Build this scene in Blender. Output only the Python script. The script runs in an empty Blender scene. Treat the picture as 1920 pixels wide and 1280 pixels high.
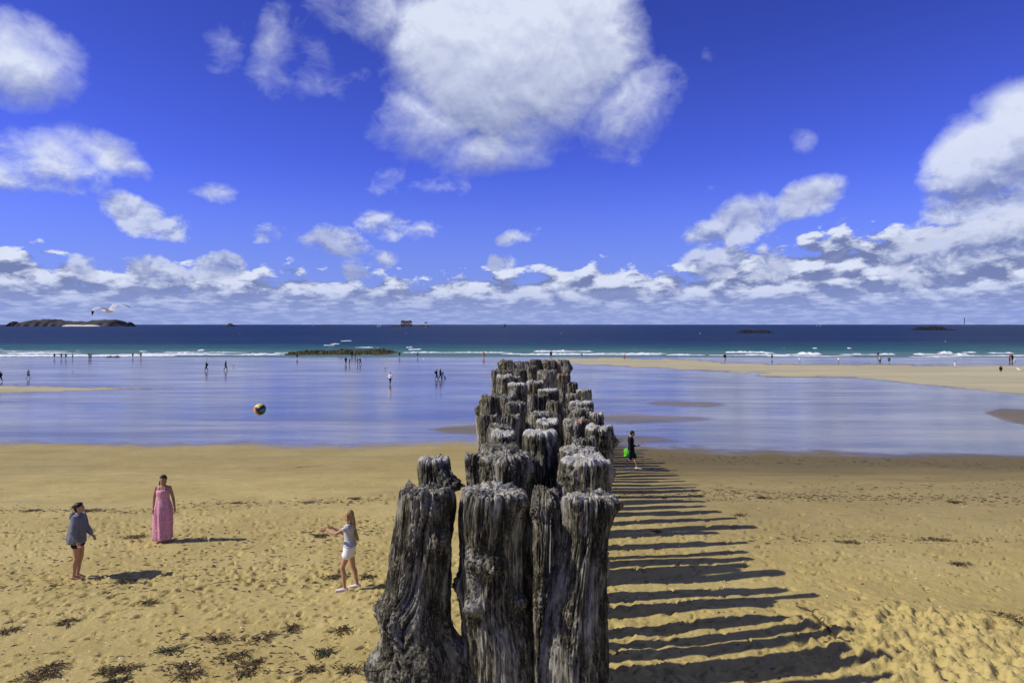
import bpy, math, random
import numpy as np
from mathutils import Vector, Matrix
S = bpy.context.scene
COL = S.collection
R = math.radians
# ------------------------------------------------------------------ camera
CAMZ = 5.3
HOR = 608.0; FPX = 1280.0            # horizon row and focal length measured in the 1920 px photograph
cd = bpy.data.cameras.new('camera'); cam = bpy.data.objects.new('camera', cd); COL.objects.link(cam)
cam.location = (0, 0, CAMZ); cam.rotation_euler = (R(90), 0, 0)
cd.sensor_width = 36; cd.lens = 24; cd.shift_y = -32 / 1920; cd.clip_start = 0.1; cd.clip_end = 90000
S.camera = cam
S.render.resolution_x = 1024; S.render.resolution_y = 682
# ------------------------------------------------------------------ light
SUN_EL, SHADOW_AZ = R(41), R(9)       # shadows run to the right and a little away from the camera
sd = Vector((math.cos(SHADOW_AZ) * math.cos(SUN_EL), math.sin(SHADOW_AZ) * math.cos(SUN_EL), -math.sin(SUN_EL)))
sl = bpy.data.lights.new('sun', 'SUN'); sl.energy = 4.7; sl.angle = R(0.5); sl.color = (1, 0.93, 0.82)
so = bpy.data.objects.new('sun', sl); COL.objects.link(so); so.rotation_euler = sd.to_track_quat('-Z', 'Y').to_euler()
S.view_settings.view_transform = 'Standard'; S.view_settings.look = 'None'
S.view_settings.exposure = 0.0; S.view_settings.gamma = 1; S.view_settings.use_curve_mapping = False

# ---- small expression helper for node trees
class E:
    def __init__(s, t, sock): s.t, s.s = t, sock
    def _m(s, op, *a, clamp=False):
        n = s.t.nodes.new('ShaderNodeMath'); n.operation = op; n.use_clamp = clamp
        for i, v in enumerate((s,) + a):
            if isinstance(v, E): s.t.links.new(v.s, n.inputs[i])
            else: n.inputs[i].default_value = v
        return E(s.t, n.outputs[0])
    def __add__(s, o): return s._m('ADD', o)
    __radd__ = __add__
    def __sub__(s, o): return s._m('SUBTRACT', o)
    def __rsub__(s, o): return (s * -1) + o
    def __mul__(s, o): return s._m('MULTIPLY', o)
    __rmul__ = __mul__
    def __truediv__(s, o): return s._m('DIVIDE', o)
    def __pow__(s, o): return s._m('POWER', o)
    def max(s, o): return s._m('MAXIMUM', o)
    def min(s, o): return s._m('MINIMUM', o)
    def abs(s): return s._m('ABSOLUTE')
    def sqrt(s): return s._m('SQRT')
    def clamp(s): return s._m('ADD', 0.0, clamp=True)
    def smooth(s, a, b, x=0.0, y=1.0):
        n = s.t.nodes.new('ShaderNodeMapRange'); n.interpolation_type = 'SMOOTHSTEP'
        s.t.links.new(s.s, n.inputs[0])
        for i, v in enumerate((a, b, x, y)): n.inputs[i + 1].default_value = v
        return E(s.t, n.outputs[0])
class T:
    def __init__(s, nt): s.nt = nt; s.nodes = nt.nodes; s.links = nt.links
    def node(s, k, **kw):
        n = s.nodes.new(k)
        for a, b in kw.items(): setattr(n, a, b)
        return n
    def put(s, v, sock):
        if isinstance(v, E): s.links.new(v.s, sock)
        elif hasattr(v, 'is_output') or hasattr(v, 'links'): s.links.new(v, sock)
        else: sock.default_value = v
    def sep(s, vec):
        n = s.node('ShaderNodeSeparateXYZ'); s.links.new(vec, n.inputs[0]); return [E(s, o) for o in n.outputs]
    def comb(s, x, y, z):
        n = s.node('ShaderNodeCombineXYZ')
        for i, v in enumerate((x, y, z)): s.put(v, n.inputs[i])
        return n.outputs[0]
    def scale(s, vec, sc):
        n = s.node('ShaderNodeMapping'); s.links.new(vec, n.inputs[0]); n.inputs['Scale'].default_value = sc; return n.outputs[0]
    def noise(s, vec, scale, detail=4, rough=0.5, dist=0.0, color=False, dim='3D'):
        n = s.node('ShaderNodeTexNoise', noise_dimensions=dim); s.links.new(vec, n.inputs['Vector'])
        n.inputs['Scale'].default_value = scale; n.inputs['Detail'].default_value = detail
        n.inputs['Roughness'].default_value = rough; n.inputs['Distortion'].default_value = dist
        return n.outputs['Color'] if color else E(s, n.outputs[0])
    def mix(s, f, a, b, mode='MIX'):
        n = s.node('ShaderNodeMix', data_type='RGBA', blend_type=mode)
        s.put(f, n.inputs[0])
        for v, k in ((a, 6), (b, 7)):
            if isinstance(v, (tuple, list)): n.inputs[k].default_value = tuple(v[:3]) + (1,)
            else: s.put(v, n.inputs[k])
        return n.outputs[2]
    def attr(s, name):
        n = s.node('ShaderNodeAttribute', attribute_name=name); return E(s, n.outputs['Fac'])
    def bump(s, h, strength, dist, normal=None):
        n = s.node('ShaderNodeBump'); s.put(h, n.inputs['Height']); n.inputs['Strength'].default_value = strength
        n.inputs['Distance'].default_value = dist
        if normal is not None: s.links.new(normal, n.inputs['Normal'])
        return n.outputs[0]

# ------------------------------------------------------------------ world: Nishita sky with clouds
def px2ang(X, Y):
    x, z = (X - 960) / FPX, (HOR - Y) / FPX
    return math.atan2(x, 1), math.atan2(z, math.hypot(x, 1))
def build_world():
    w = bpy.data.worlds.new('World'); S.world = w; w.use_nodes = True
    w.cycles.sampling_method = 'MANUAL'; w.cycles.sample_map_resolution = 512
    t = T(w.node_tree); t.nodes.clear()
    out = t.node('ShaderNodeOutputWorld'); bg = t.node('ShaderNodeBackground')
    t.links.new(bg.outputs[0], out.inputs[0]); bg.inputs[1].default_value = 0.1
    sky = t.node('ShaderNodeTexSky', sky_type='NISHITA'); sky.sun_disc = False
    sky.sun_elevation = SUN_EL
    # sun stands on the left, a little behind the camera
    az = math.atan2(-sd.x, -sd.y)          # clockwise from +Y
    sky.sun_rotation = az
    sky.air_density = 1.0; sky.dust_density = 0.3; sky.ozone_density = 3.0
    tc = t.node('ShaderNodeTexCoord'); V = tc.outputs['Generated']
    x, y, z = t.sep(V)
    hyp = (x * x + y * y).sqrt()
    A = x._m('ARCTAN2', y); L = z._m('ARCTAN2', hyp)
    Lp = L.max(0.0)
    # deep polarised blue of the photograph: tint of the sky colour
    tinted = t.mix(1.0, sky.outputs[0], TINT, 'MULTIPLY')
    hs = t.node('ShaderNodeHueSaturation'); hs.inputs['Saturation'].default_value = 1.0; hs.inputs['Value'].default_value = 1.0
    t.links.new(tinted, hs.inputs['Color']); skyc = hs.outputs[0]
    hz = Lp.smooth(0.0, 0.24, 1.0, 0.0)
    skyc = t.mix(hz * HZ_AMT, skyc, HZ_COL)
    up = Lp.smooth(0.12, 0.46, 1.0, 0.72)
    skyc = t.mix(1.0, skyc, t.comb(up, up, up), 'MULTIPLY')
    warp = t.noise(t.comb(A, L, 0), 4.0, 3, 0.5, color=True, dim='2D')
    wv = t.node('ShaderNodeVectorMath', operation='MULTIPLY_ADD'); t.links.new(warp, wv.inputs[0]); wv.inputs[1].default_value = (0.10, 0.07, 0)
    def blobs(dl, only=None):
        """soft ellipses at the measured directions, edges pulled about by noise"""
        t.links.new(t.comb(A - 0.05, (L + dl).max(0.0) - 0.035, 0.0), wvd[dl].inputs[2])
        vec = wvd[dl].outputs[0]; tot = None
        for (X, Y, rx, ry, s, ang) in (only or BLOBS):
            a0, l0 = px2ang(X, Y); k = max(s, 0.8) ** 0.5
            m = t.node('ShaderNodeMapping', vector_type='TEXTURE'); t.links.new(vec, m.inputs[0])
            m.inputs['Location'].default_value = (a0, l0, 0); m.inputs['Rotation'].default_value = (0, 0, ang)
            m.inputs['Scale'].default_value = (rx / FPX * math.cos(a0) / k, ry / FPX / k, 1)
            d = t.node('ShaderNodeVectorMath', operation='DOT_PRODUCT'); t.links.new(m.outputs[0], d.inputs[0]); t.links.new(m.outputs[0], d.inputs[1])
            b = s - E(t, d.outputs['Value'])
            tot = b if tot is None else tot.max(b)
        return tot
    wvd = {}
    for dl in (0.0, 0.02):
        n = t.node('ShaderNodeVectorMath', operation='MULTIPLY_ADD'); t.links.new(warp, n.inputs[0]); n.inputs[1].default_value = (0.10, 0.07, 0); wvd[dl] = n
    LL0 = L.max(0.0); lowk = LL0.smooth(0.05, 0.26, 1.0, 0.0)
    def near_noise(dl):
        LL = (L + dl).max(0.0)
        n1 = t.noise(t.comb(A, LL * 1.25, 0.0), 7.0, 7, 0.56, 0.3, dim='2D')
        n2 = t.noise(t.comb(A + 3.1, LL * 1.5, 0.0), 26.0, 4, 0.62, 0.3, dim='2D')
        return (n1 - 0.5) * (2.5 + lowk * 0.1) + (n2 - 0.5) * (0.9 + lowk * 1.6)
    def heap(kx, ky, off, LL):
        P2 = t.comb(A * kx + off, LL * ky, 0.0)
        wn = t.noise(P2, 1.3, 2, 0.5, color=True, dim='2D')
        ad = t.node('ShaderNodeMixRGB', blend_type='LINEAR_LIGHT'); ad.inputs[0].default_value = 0.20
        t.links.new(P2, ad.inputs[1]); t.links.new(wn, ad.inputs[2])
        vo = t.node('ShaderNodeTexVoronoi', feature='SMOOTH_F1', voronoi_dimensions='2D'); vo.inputs['Scale'].default_value = 2.1; vo.inputs['Smoothness'].default_value = 0.25
        t.links.new(ad.outputs[0], vo.inputs['Vector'])
        return (t.noise(P2, 1.3, 8, 0.66, 0.0, dim='2D') - 0.5) * 1.25 + 0.5 + (0.36 - E(t, vo.outputs['Distance'])) * 0.38
    def bank(dl):
        LL = (L + dl).max(0.0); k = LL.smooth(0.022, 0.048)
        return heap(24.0, 130.0, 6.0, LL) * (1.0 - k) + heap(12.0, 30.0, 2.0, LL) * k
    nn0, nn1 = near_noise(0.0), near_noise(0.014)
    tot0 = blobs(0.0)
    big = [q for q in BLOBS if q[3] >= 55 and q[4] > 0.5]
    sh0, sh1 = blobs(0.0, big), blobs(0.02, big)
    r1 = tot0 + nn0
    a1 = (r1 * (0.62 + lowk * 1.1) + 0.12).clamp()
    am, bm = bank(0.0), bank(0.016)
    m0 = t.noise(t.comb(A, 7.7, 0), 3.4, 3, 0.6, dim='2D')
    top = 0.080 + (m0 - 0.5) * 0.06 + (A - 0.25).max(0.0) * 0.17 + (-0.50 - A).max(0.0) * 0.06
    edge = (top - LL0) / 0.034
    cov = (edge.max(-1.5).min(1.0) - 1.0) * 1.75 + LL0.smooth(0.0, 0.03, 1.7, 1.75)
    a2 = (((am - 0.5) * 4.2 + cov) * 2.0).clamp()
    # scattered fair-weather cloud everywhere outside the frame
    g = t.noise(t.comb(x / (z.max(0.0) + 0.25), y / (z.max(0.0) + 0.25), 4.0), 2.2, 5, 0.55, dim='2D')
    outm = (A.abs().smooth(0.75, 1.0)).max(L.smooth(0.47, 0.62)) * L.smooth(0.04, 0.12)
    a3 = ((g - 0.52) * 6.0).clamp() * outm
    lit1 = (0.72 + (nn0 - nn1) * (0.42 + lowk * 0.75) + ((sh0 - sh1).max(-0.45).min(0.3)) * 1.15 * sh0.smooth(-0.9, 0.2)).clamp()
    lit2 = (0.30 + (am - bm) * (2.5 + L.smooth(0.02, 0.06) * 1.0) + edge.smooth(1.2, 0.0) * 0.22).clamp()
    SH, BR = CLOUD_SH, CLOUD_BR
    fine = t.noise(t.comb(A, L * 1.6, 1.0), 22.0, 5, 0.6, dim='2D')
    lk = L.smooth(0.05, 0.28, 0.5, 0.12)
    col1 = t.mix((lit1 + (fine - 0.5) * lk).clamp(), SH, BR)
    SH = (1.75, 2.2, 4.3)
    col2 = t.mix((lit2 + (fine - 0.5) * 0.5).clamp(), SH, BR)
    far = L.smooth(0.005, 0.070, 0.85, 0.0)
    col2 = t.mix(far, col2, HZ_CLOUD)
    c = t.mix((a2 * 0.96), skyc, col2)
    c = t.mix((a3 * 0.9), c, col1)
    gl = t.noise(t.comb(A, L * 2.0, 0), 5.0, 2, 0.5, dim='2D').smooth(0.46, 0.58) * lowk * A.smooth(-0.42, -0.25) * A.smooth(0.55, 0.35)
    col1 = t.mix(gl * 0.6, col1, (2.6, 3.1, 5.6))
    col1 = t.mix(lowk * 0.30, col1, (2.4, 3.1, 6.2))
    c = t.mix((a1 ** 1.15) * (0.96 - lowk * 0.12), c, col1)
    # below the horizon: nothing is seen of it, keep it a plain sea-like tone
    c = t.mix(L.smooth(-0.012, -0.002), (0.5, 0.7, 1.6), c)
    t.links.new(c, bg.inputs[0])
TINT = (0.42, 0.46, 1.60)
HZ_AMT = 0.55; HZ_COL = (2.45, 3.75, 7.2)
CLOUD_SH = (1.9, 2.4, 4.8); CLOUD_BR = (7.3, 7.9, 9.4); HZ_CLOUD = (2.9, 3.7, 7.2)
BLOBS = [  # X, Y, rx, ry, strength, tilt (photo pixels -> directions)
    (945, 100, 250, 185, 2.4, 0), (1060, 60, 150, 190, 2.0, 0), (1130, 190, 140, 90, 1.2, 0), (820, 220, 150, 90, 1.3, 0), (900, 270, 160, 60, 1.0, 0), (1010, 190, 130, 80, 1.5, 0), (700, 15, 90, 75, 0.9, 0),
    (1220, 150, 70, 50, 0.1, 0), (840, -20, 200, 60, 1.0, 0),
    (430, 80, 70, 70, 0.12, 0), (530, 110, 50, 100, 0.22, 0), (610, 180, 80, 100, 0.15, 0), (590, 90, 70, 60, 0.0, 0),
    (40, 115, 110, 62, 1.2, 0), (20, 310, 120, 62, 1.1, 0), (165, 285, 95, 28, 1.0, -0.2), (110, 330, 60, 40, 0.3, 0),
    (235, 392, 80, 34, 1.4, -0.15), (310, 415, 55, 24, 0.7, -0.2), (415, 365, 60, 20, 1.0, 0), (800, 350, 150, 45, 0.05, 0),
    (1325, 115, 35, 40, -0.1, 0),
    (1490, 278, 30, 32, 0.25, 0.5), (1510, 380, 60, 30, 1.0, 0.3), (1400, 410, 50, 38, 0.7, 0.5), (1330, 440, 75, 26, 0.7, 0.1), (1350, 340, 30, 22, -0.2, 0), (1570, 425, 22, 12, 0.2, 0),
    (1850, 300, 100, 62, 2.0, 0.5), (1930, 270, 90, 80, 2.0, 0), (1900, 410, 170, 60, 1.2, 0.2), (1760, 460, 120, 50, 1.0, 0.3), (1030, 382, 50, 18, -0.2, 0),
    (740, 420, 50, 28, 0.7, 0), (790, 430, 55, 26, 0.3, 0), (625, 462, 90, 26, 0.5, 0), (515, 445, 30, 20, 0.5, 0), (990, 445, 36, 18, 0.5, 0),
    (960, 490, 26, 22, 0.5, 0), (720, 482, 36, 22, 0.4, 0), (285, 500, 65, 26, 1.2, 0), (420, 495, 65, 24, 1.2, 0), (1330, 490, 60, 32, 1.0, 0), (1430, 500, 50, 28, 0.8, 0), (150, 520, 25, 20, 0.7, 0), (660, 505, 30, 14, 0.7, 0),
]
build_world()

# ------------------------------------------------------------------ numpy noise
_rng = np.random.RandomState(7)
_perm = np.tile(_rng.permutation(256), 3)
_g3 = _rng.normal(size=(256, 3)); _g3 /= np.linalg.norm(_g3, axis=1)[:, None]
def perlin(x, y, z):
    x, y, z = np.broadcast_arrays(np.asarray(x, float), y, z)
    xi, yi, zi = np.floor(x).astype(np.int64), np.floor(y).astype(np.int64), np.floor(z).astype(np.int64)
    xf, yf, zf = x - xi, y - yi, z - zi
    u, v, w = (f * f * f * (f * (f * 6 - 15) + 10) for f in (xf, yf, zf))
    xi &= 255; yi &= 255; zi &= 255
    def g(dx, dy, dz):
        h = _perm[_perm[_perm[(xi + dx) & 255] + ((yi + dy) & 255)] + ((zi + dz) & 255)]
        G = _g3[h]
        return G[..., 0] * (xf - dx) + G[..., 1] * (yf - dy) + G[..., 2] * (zf - dz)
    l = lambda a, b, t: a + t * (b - a)
    return l(l(l(g(0,0,0), g(1,0,0), u), l(g(0,1,0), g(1,1,0), u), v), l(l(g(0,0,1), g(1,0,1), u), l(g(0,1,1), g(1,1,1), u), v), w) * 1.5
def fbm(x, y, z, o=4, rough=0.5):
    a, s, f = 1.0, 0.0, 1.0
    for i in range(o):
        s = s + a * perlin(x * f + 17.3 * i, y * f + 5.1 * i, z * f - 9.7 * i); a *= rough; f *= 2.03
    return s

# ------------------------------------------------------------------ object helpers
def tag(o, label=None, cat=None, group=None, kind=None):
    if label: o['label'] = label
    if cat: o['category'] = cat
    if group: o['group'] = group
    if kind: o['kind'] = kind
    return o
def link(name, me, parent=None, mats=None):
    o = bpy.data.objects.new(name, me); COL.objects.link(o)
    if parent is not None: o.parent = parent
    for m in (mats or []): me.materials.append(m)
    return o
def mesh_np(name, co, faces, smooth=True, attrs=None):
    """co (n,3) array, faces (m,k) int array"""
    me = bpy.data.meshes.new(name); co = np.ascontiguousarray(co, dtype=np.float32); faces = np.ascontiguousarray(faces, dtype=np.int32)
    m, k = faces.shape
    me.vertices.add(len(co)); me.vertices.foreach_set('co', co.ravel())
    me.loops.add(m * k); me.loops.foreach_set('vertex_index', faces.ravel())
    me.polygons.add(m); me.polygons.foreach_set('loop_start', np.arange(0, m * k, k, dtype=np.int32))
    me.polygons.foreach_set('loop_total', np.full(m, k, dtype=np.int32))
    me.polygons.foreach_set('use_smooth', np.full(m, smooth, dtype=bool))
    for an, av in (attrs or {}).items():
        a = me.attributes.new(an, 'FLOAT', 'POINT'); a.data.foreach_set('value', np.ascontiguousarray(av, dtype=np.float32))
    me.update(calc_edges=True); return me
def empty(name, loc, rz=0.0, label=None, cat=None, group=None):
    o = bpy.data.objects.new(name, None); COL.objects.link(o); o.location = loc; o.rotation_euler = (0, 0, rz); o.empty_display_size = 0.2
    return tag(o, label, cat, group)
def copy_tree(o, parent=None):
    c = o.copy(); COL.objects.link(c)
    if parent is not None: c.parent = parent
    for ch in list(o.children): copy_tree(ch, c)
    return c
_mats = {}
def mat(name, color=(0.5, 0.5, 0.5), rough=0.8, spec=0.3, var=0.12, vscale=20.0, bump=0.0, bscale=60.0, build=None):
    if name in _mats: return _mats[name]
    m = bpy.data.materials.new(name); m.use_nodes = True; t = T(m.node_tree)
    b = t.nodes['Principled BSDF']; _mats[name] = m
    b.inputs['Roughness'].default_value = rough; b.inputs['Specular IOR Level'].default_value = spec
    tc = t.node('ShaderNodeTexCoord').outputs['Object']
    if build: build(t, b, tc); return m
    n = t.noise(tc, vscale, 4, 0.6)
    t.links.new(t.mix(n.smooth(0.3, 0.7), tuple(c * (1 - var) for c in color), tuple(min(1, c * (1 + var)) for c in color)), b.inputs['Base Color'])
    if bump:
        t.links.new(t.bump(t.noise(tc, bscale, 4, 0.6), bump, 0.01), b.inputs['Normal'])
    return m

# ------------------------------------------------------------------ beach profile
PY = np.array([-60, 0, 14, 18, 23, 30, 40, 55, 80, 120, 181, 240, 400])
PZ = np.array([0.4, 0, 0, -0.12, -0.45, -1.15, -1.88, -2.45, -2.86, -3.04, -3.21, -3.7, -6.0])
_ys = np.linspace(-60, 400, 2301); _zs = np.interp(_ys, PY, PZ); _k = np.hanning(41); _k /= _k.sum()
_zs = np.convolve(np.pad(_zs, 20, mode='edge'), _k, 'valid')
def gz(y): return np.interp(y, _ys, _zs)
SEA = -3.2
def ground_d(Ypx):
    """distance at which the ground is seen at photo row Ypx"""
    d = np.linspace(8, 400, 8000); yy = HOR + (CAMZ - np.maximum(gz(d), SEA)) / d * FPX
    return float(np.interp(-Ypx, -yy, d))
def at(X, Y, d=None):
    """photo pixel -> point; on the ground if no distance is given"""
    if d is None:
        d = ground_d(Y); return Vector(((X - 960) / FPX * d, d, max(float(gz(d)), SEA)))
    return Vector(((X - 960) / FPX * d, d, CAMZ - (Y - HOR) / FPX * d))
def sea_at(X, Y):
    d = (CAMZ - SEA) * FPX / (Y - HOR); return Vector(((X - 960) / FPX * d, d, SEA))

# ---- wetness map of the shore in plan
def sstep(a, b, x):
    t = np.clip((x - a) / (b - a), 0, 1); return t * t * (3 - 2 * t)
def wetness(x, y):
    z = gz(y); X = 960 + FPX * x / np.maximum(y, 1); Y = HOR + (CAMZ - z) / np.maximum(y, 1) * FPX
    n = fbm(x * 0.16, y * 0.10, 0.3, 4); nf = fbm(x * 0.9, y * 0.5, 5.3, 3)
    shore = np.interp(X, [-400, 0, 200, 500, 650, 800, 900, 1150, 1250, 1400, 1920, 2400], [834, 836, 838, 841, 838, 836, 836, 838, 846, 853, 859, 862])
    wet = sstep(-3, 13, shore - Y + n * 8 + nf * 4)
    jit = n * 2.2 + nf * 0.7
    def lens(xs, tops, bots, soft=2.0):
        tp = np.interp(X, xs, tops); bt = np.interp(X, xs, bots)
        return sstep(0, soft, Y + jit - tp) * sstep(0, soft, bt - Y - jit) * ((X > xs[0]) & (X < xs[-1]))
    bank = np.zeros_like(X)
    bank = np.maximum(bank, lens([-900, 0, 150, 260, 345], [722, 723, 724.5, 727, 726], [741, 738, 733, 730, 726.5], 1.6))
    bank = np.maximum(bank, lens([985, 1060, 1150, 1300, 1360, 1440, 1600, 1920, 2600], [677, 671, 670.5, 674, 680, 682, 683, 686, 690],
                                 [678, 683, 687, 694, 697, 706, 708, 741, 770], 1.8))
    inlet = lens([1330, 1370, 1420, 1450], [700, 698.5, 698.5, 700], [701, 702.5, 702.0, 700.5], 1.0)
    bank = np.clip(bank - inlet, 0, 1)
    b3 = 0.75 * lens([1170, 1230, 1330, 1425], [762, 750, 751, 762], [754, 762, 764, 754], 7)
    b4 = 0.55 * lens([1100, 1190, 1300, 1420], [777, 774, 778, 790], [792, 796, 792, 780], 7)
    b5 = 0.85 * lens([1820, 1880, 1930, 2300], [774, 764, 766, 760], [766, 790, 801, 830], 7)
    b6 = 0.8 * lens([790, 840, 900, 960], [803, 796, 792, 790], [804, 814, 818, 818], 7)
    b7 = 0.6 * lens([1050, 1150, 1230, 1350], [815, 812, 815, 834], [850, 838, 832, 824], 8)
    dry = np.maximum.reduce([bank, b3, b4, b5, b6, b7])
    return wet, np.clip(dry, 0, 1), X, Y

def relief(x, y):
    """height detail of the sand in metres"""
    z = gz(y)
    X = 960 + FPX * x / np.maximum(y, 1)
    near = 1 - sstep(19, 27, y)
    n = fbm(x * 0.35, y * 0.5, 0.0, 3) * 0.05 * (1 - sstep(30, 42, y))
    med = fbm(x * 1.3, y * 1.7, 3.0, 3)
    rough_right = np.clip(sstep(0.3, 1.0, x) * (1 - sstep(17, 23, y - 0.3 * x)), 0, 1)
    mound = sstep(.15, .72, np.exp(-(((x - 7.1) / 2.6) ** 2 + ((y - 11.1) / 1.7) ** 2)) + .10 * fbm(x * .9, y * .9, 3.3, 3))
    edge = fbm(x * 2.6, y * 3.4, 8.0, 5, 0.58)
    cr = np.abs(fbm(x * 2.2, y * 4.4, 1.5, 4, 0.6))
    calm = sstep(-.15, .35, fbm(x * .22, y * .3, 6.6, 2))
    h = n + near * (med * 0.008 + edge * 0.006 * (1 + calm))
    rr_ = np.clip((3.6 - (x - 0.35 * (14 - y))) / 2.0, 0.15, 1.0)
    h += rough_right * rr_ * (0.030 * (0.45 - cr) + edge * 0.030)
    h += mound * (0.17 + 0.07 * edge - 0.05 * cr + 0.09 * fbm(x * 5, y * 7, 2.0, 4, 0.62))
    # gouge beside the mound
    dx, dy = x - 5.3, y - 12.0; c, s = math.cos(-0.95), math.sin(-0.95)
    a, b = dx * c + dy * s, -dx * s + dy * c
    h -= 0.07 * np.exp(-(a / 0.9) ** 2 - (b / 0.10) ** 2)
    # ripples of the tidal flat
    flat = sstep(36, 44, y) * (1 - sstep(160, 180, y))
    h += flat * 0.012 * fbm(x * 0.25, y * 0.8, 4.4, 3)
    return z + h

rnd = random.Random(11)
def footprints():
    out = []
    def trail(x, y, ang, n, big=1.0):
        for i in range(n):
            s = 1 if i % 2 else -1
            out.append((x - s * 0.12 * math.sin(ang), y + s * 0.12 * math.cos(ang), ang + rnd.uniform(-.2, .2), 0.14 * big * rnd.uniform(.8, 1.15), 0.050 * big, rnd.uniform(.022, .048)))
            x += 0.62 * math.cos(ang) + rnd.uniform(-.05, .05); y += 0.62 * math.sin(ang) + rnd.uniform(-.05, .05); ang += rnd.uniform(-.12, .12)
    for i in range(70): trail(rnd.uniform(-13, 3), rnd.uniform(9.5, 19), rnd.choice([0, math.pi]) + rnd.gauss(0, .5), rnd.randint(5, 22))
    for i in range(8): trail(rnd.uniform(-14, -1), rnd.uniform(17, 22), rnd.gauss(0, .3), rnd.randint(8, 22))
    for i in range(34): trail(rnd.uniform(1, 12), rnd.uniform(10, 19), rnd.choice([0, math.pi]) + rnd.gauss(0, .8), rnd.randint(4, 14))
    for i in range(1500): # scuffs and kicked hollows
        y = rnd.uniform(9.3, 19.5); out.append((rnd.uniform(-.8, .8) * y, y, rnd.gauss(0, .6), rnd.uniform(.035, .15), rnd.uniform(.02, .045), rnd.uniform(.012, .038)))
    for px, py in ((-9.2, 14.4), (-8.6, 14.1), (-8.9, 17.2), (-3.2, 13.6), (-3.0, 14.0)):
        for i in range(14): out.append((px + rnd.gauss(0, .7), py + rnd.gauss(0, .5), rnd.uniform(0, 6), .13, .055, .03))
    return out
FP = footprints()

def build_ground():
    # rows follow the distance so the grid keeps about one step per pixel far out
    rows = [-12.0, -6, -1, 3, 6, 8]
    d = 9.3
    while d < 235:
        rows.append(d); d += max(0.022, d * d / (5.3 * FPX) * (1.9 if d < 45 else 1.6))
    rows = np.array(rows); nc = 760
    u = np.linspace(-1, 1, nc); u = 0.84 * u + 0.0 * u ** 3
    y = np.repeat(rows[:, None], nc, 1)
    xs = np.clip(rows, 14, None)
    x = u[None, :] * xs[:, None]
    # outermost columns are pulled far out so the shore runs on beyond the frame
    x[:, 0] = -700; x[:, -1] = 700; x[:, 1] = -xs * 1.3 - 20; x[:, -2] = xs * 1.3 + 20
    x[:, 2] = -xs * 0.95; x[:, -3] = xs * 0.95
    z = relief(x, y)
    for (fx, fy, an, L, W, dp) in FP:
        rad = L * 1.8
        i0, i1 = np.searchsorted(rows, fy - rad), np.searchsorted(rows, fy + rad)
        if i1 <= i0 or fy < 9: continue
        ym = max(fy, 14); j = (fx / ym + 0.84) / 1.68 * (nc - 1); dj = rad / ym / 1.68 * (nc - 1) + 3
        j0, j1 = int(max(3, j - dj)), int(min(nc - 3, j + dj))
        if j1 <= j0: continue
        X, Y = x[i0:i1, j0:j1] - fx, y[i0:i1, j0:j1] - fy
        c, s = math.cos(an), math.sin(an); a, b = (X * c + Y * s) / L, (-X * s + Y * c) / W
        r = np.sqrt(a * a + b * b)
        z[i0:i1, j0:j1] += dp * 1.4 * (-(1 - sstep(0.62, 1.0, r)) + 0.28 * np.exp(-((r - 1.25) / 0.22) ** 2))
    wet, dry, PX, PYY = wetness(x, y)
    z = z + dry * 0.03 * (y > 40)
    bright = np.zeros_like(x)
    n = len(rows)
    idx = np.arange(n * nc).reshape(n, nc)
    F = np.stack([idx[:-1, :-1], idx[:-1, 1:], idx[1:, 1:], idx[1:, :-1]], -1).reshape(-1, 4)
    wf = (wet > 0.5)[:-1, :-1].ravel(); bf = ((dry > 0.5) & (y > 60) & (wet > 0.5))[:-1, :-1].ravel()
    co = np.stack([x, y, z], -1).reshape(-1, 3); W = wet.ravel(); D = dry.ravel()
    for nm, sel in (('beach', ~wf), ('wet_sand', wf & ~bf), ('sandbank', bf)):
        f = F[sel]; used = np.unique(f); remap = np.full(len(co), -1); remap[used] = np.arange(len(used))
        me = mesh_np(nm, co[used], remap[f], True, {'wet': W[used], 'dry': D[used]})
        o = link(nm, me, mats=[sand_mat()]); tag(o, kind='structure')

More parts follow.
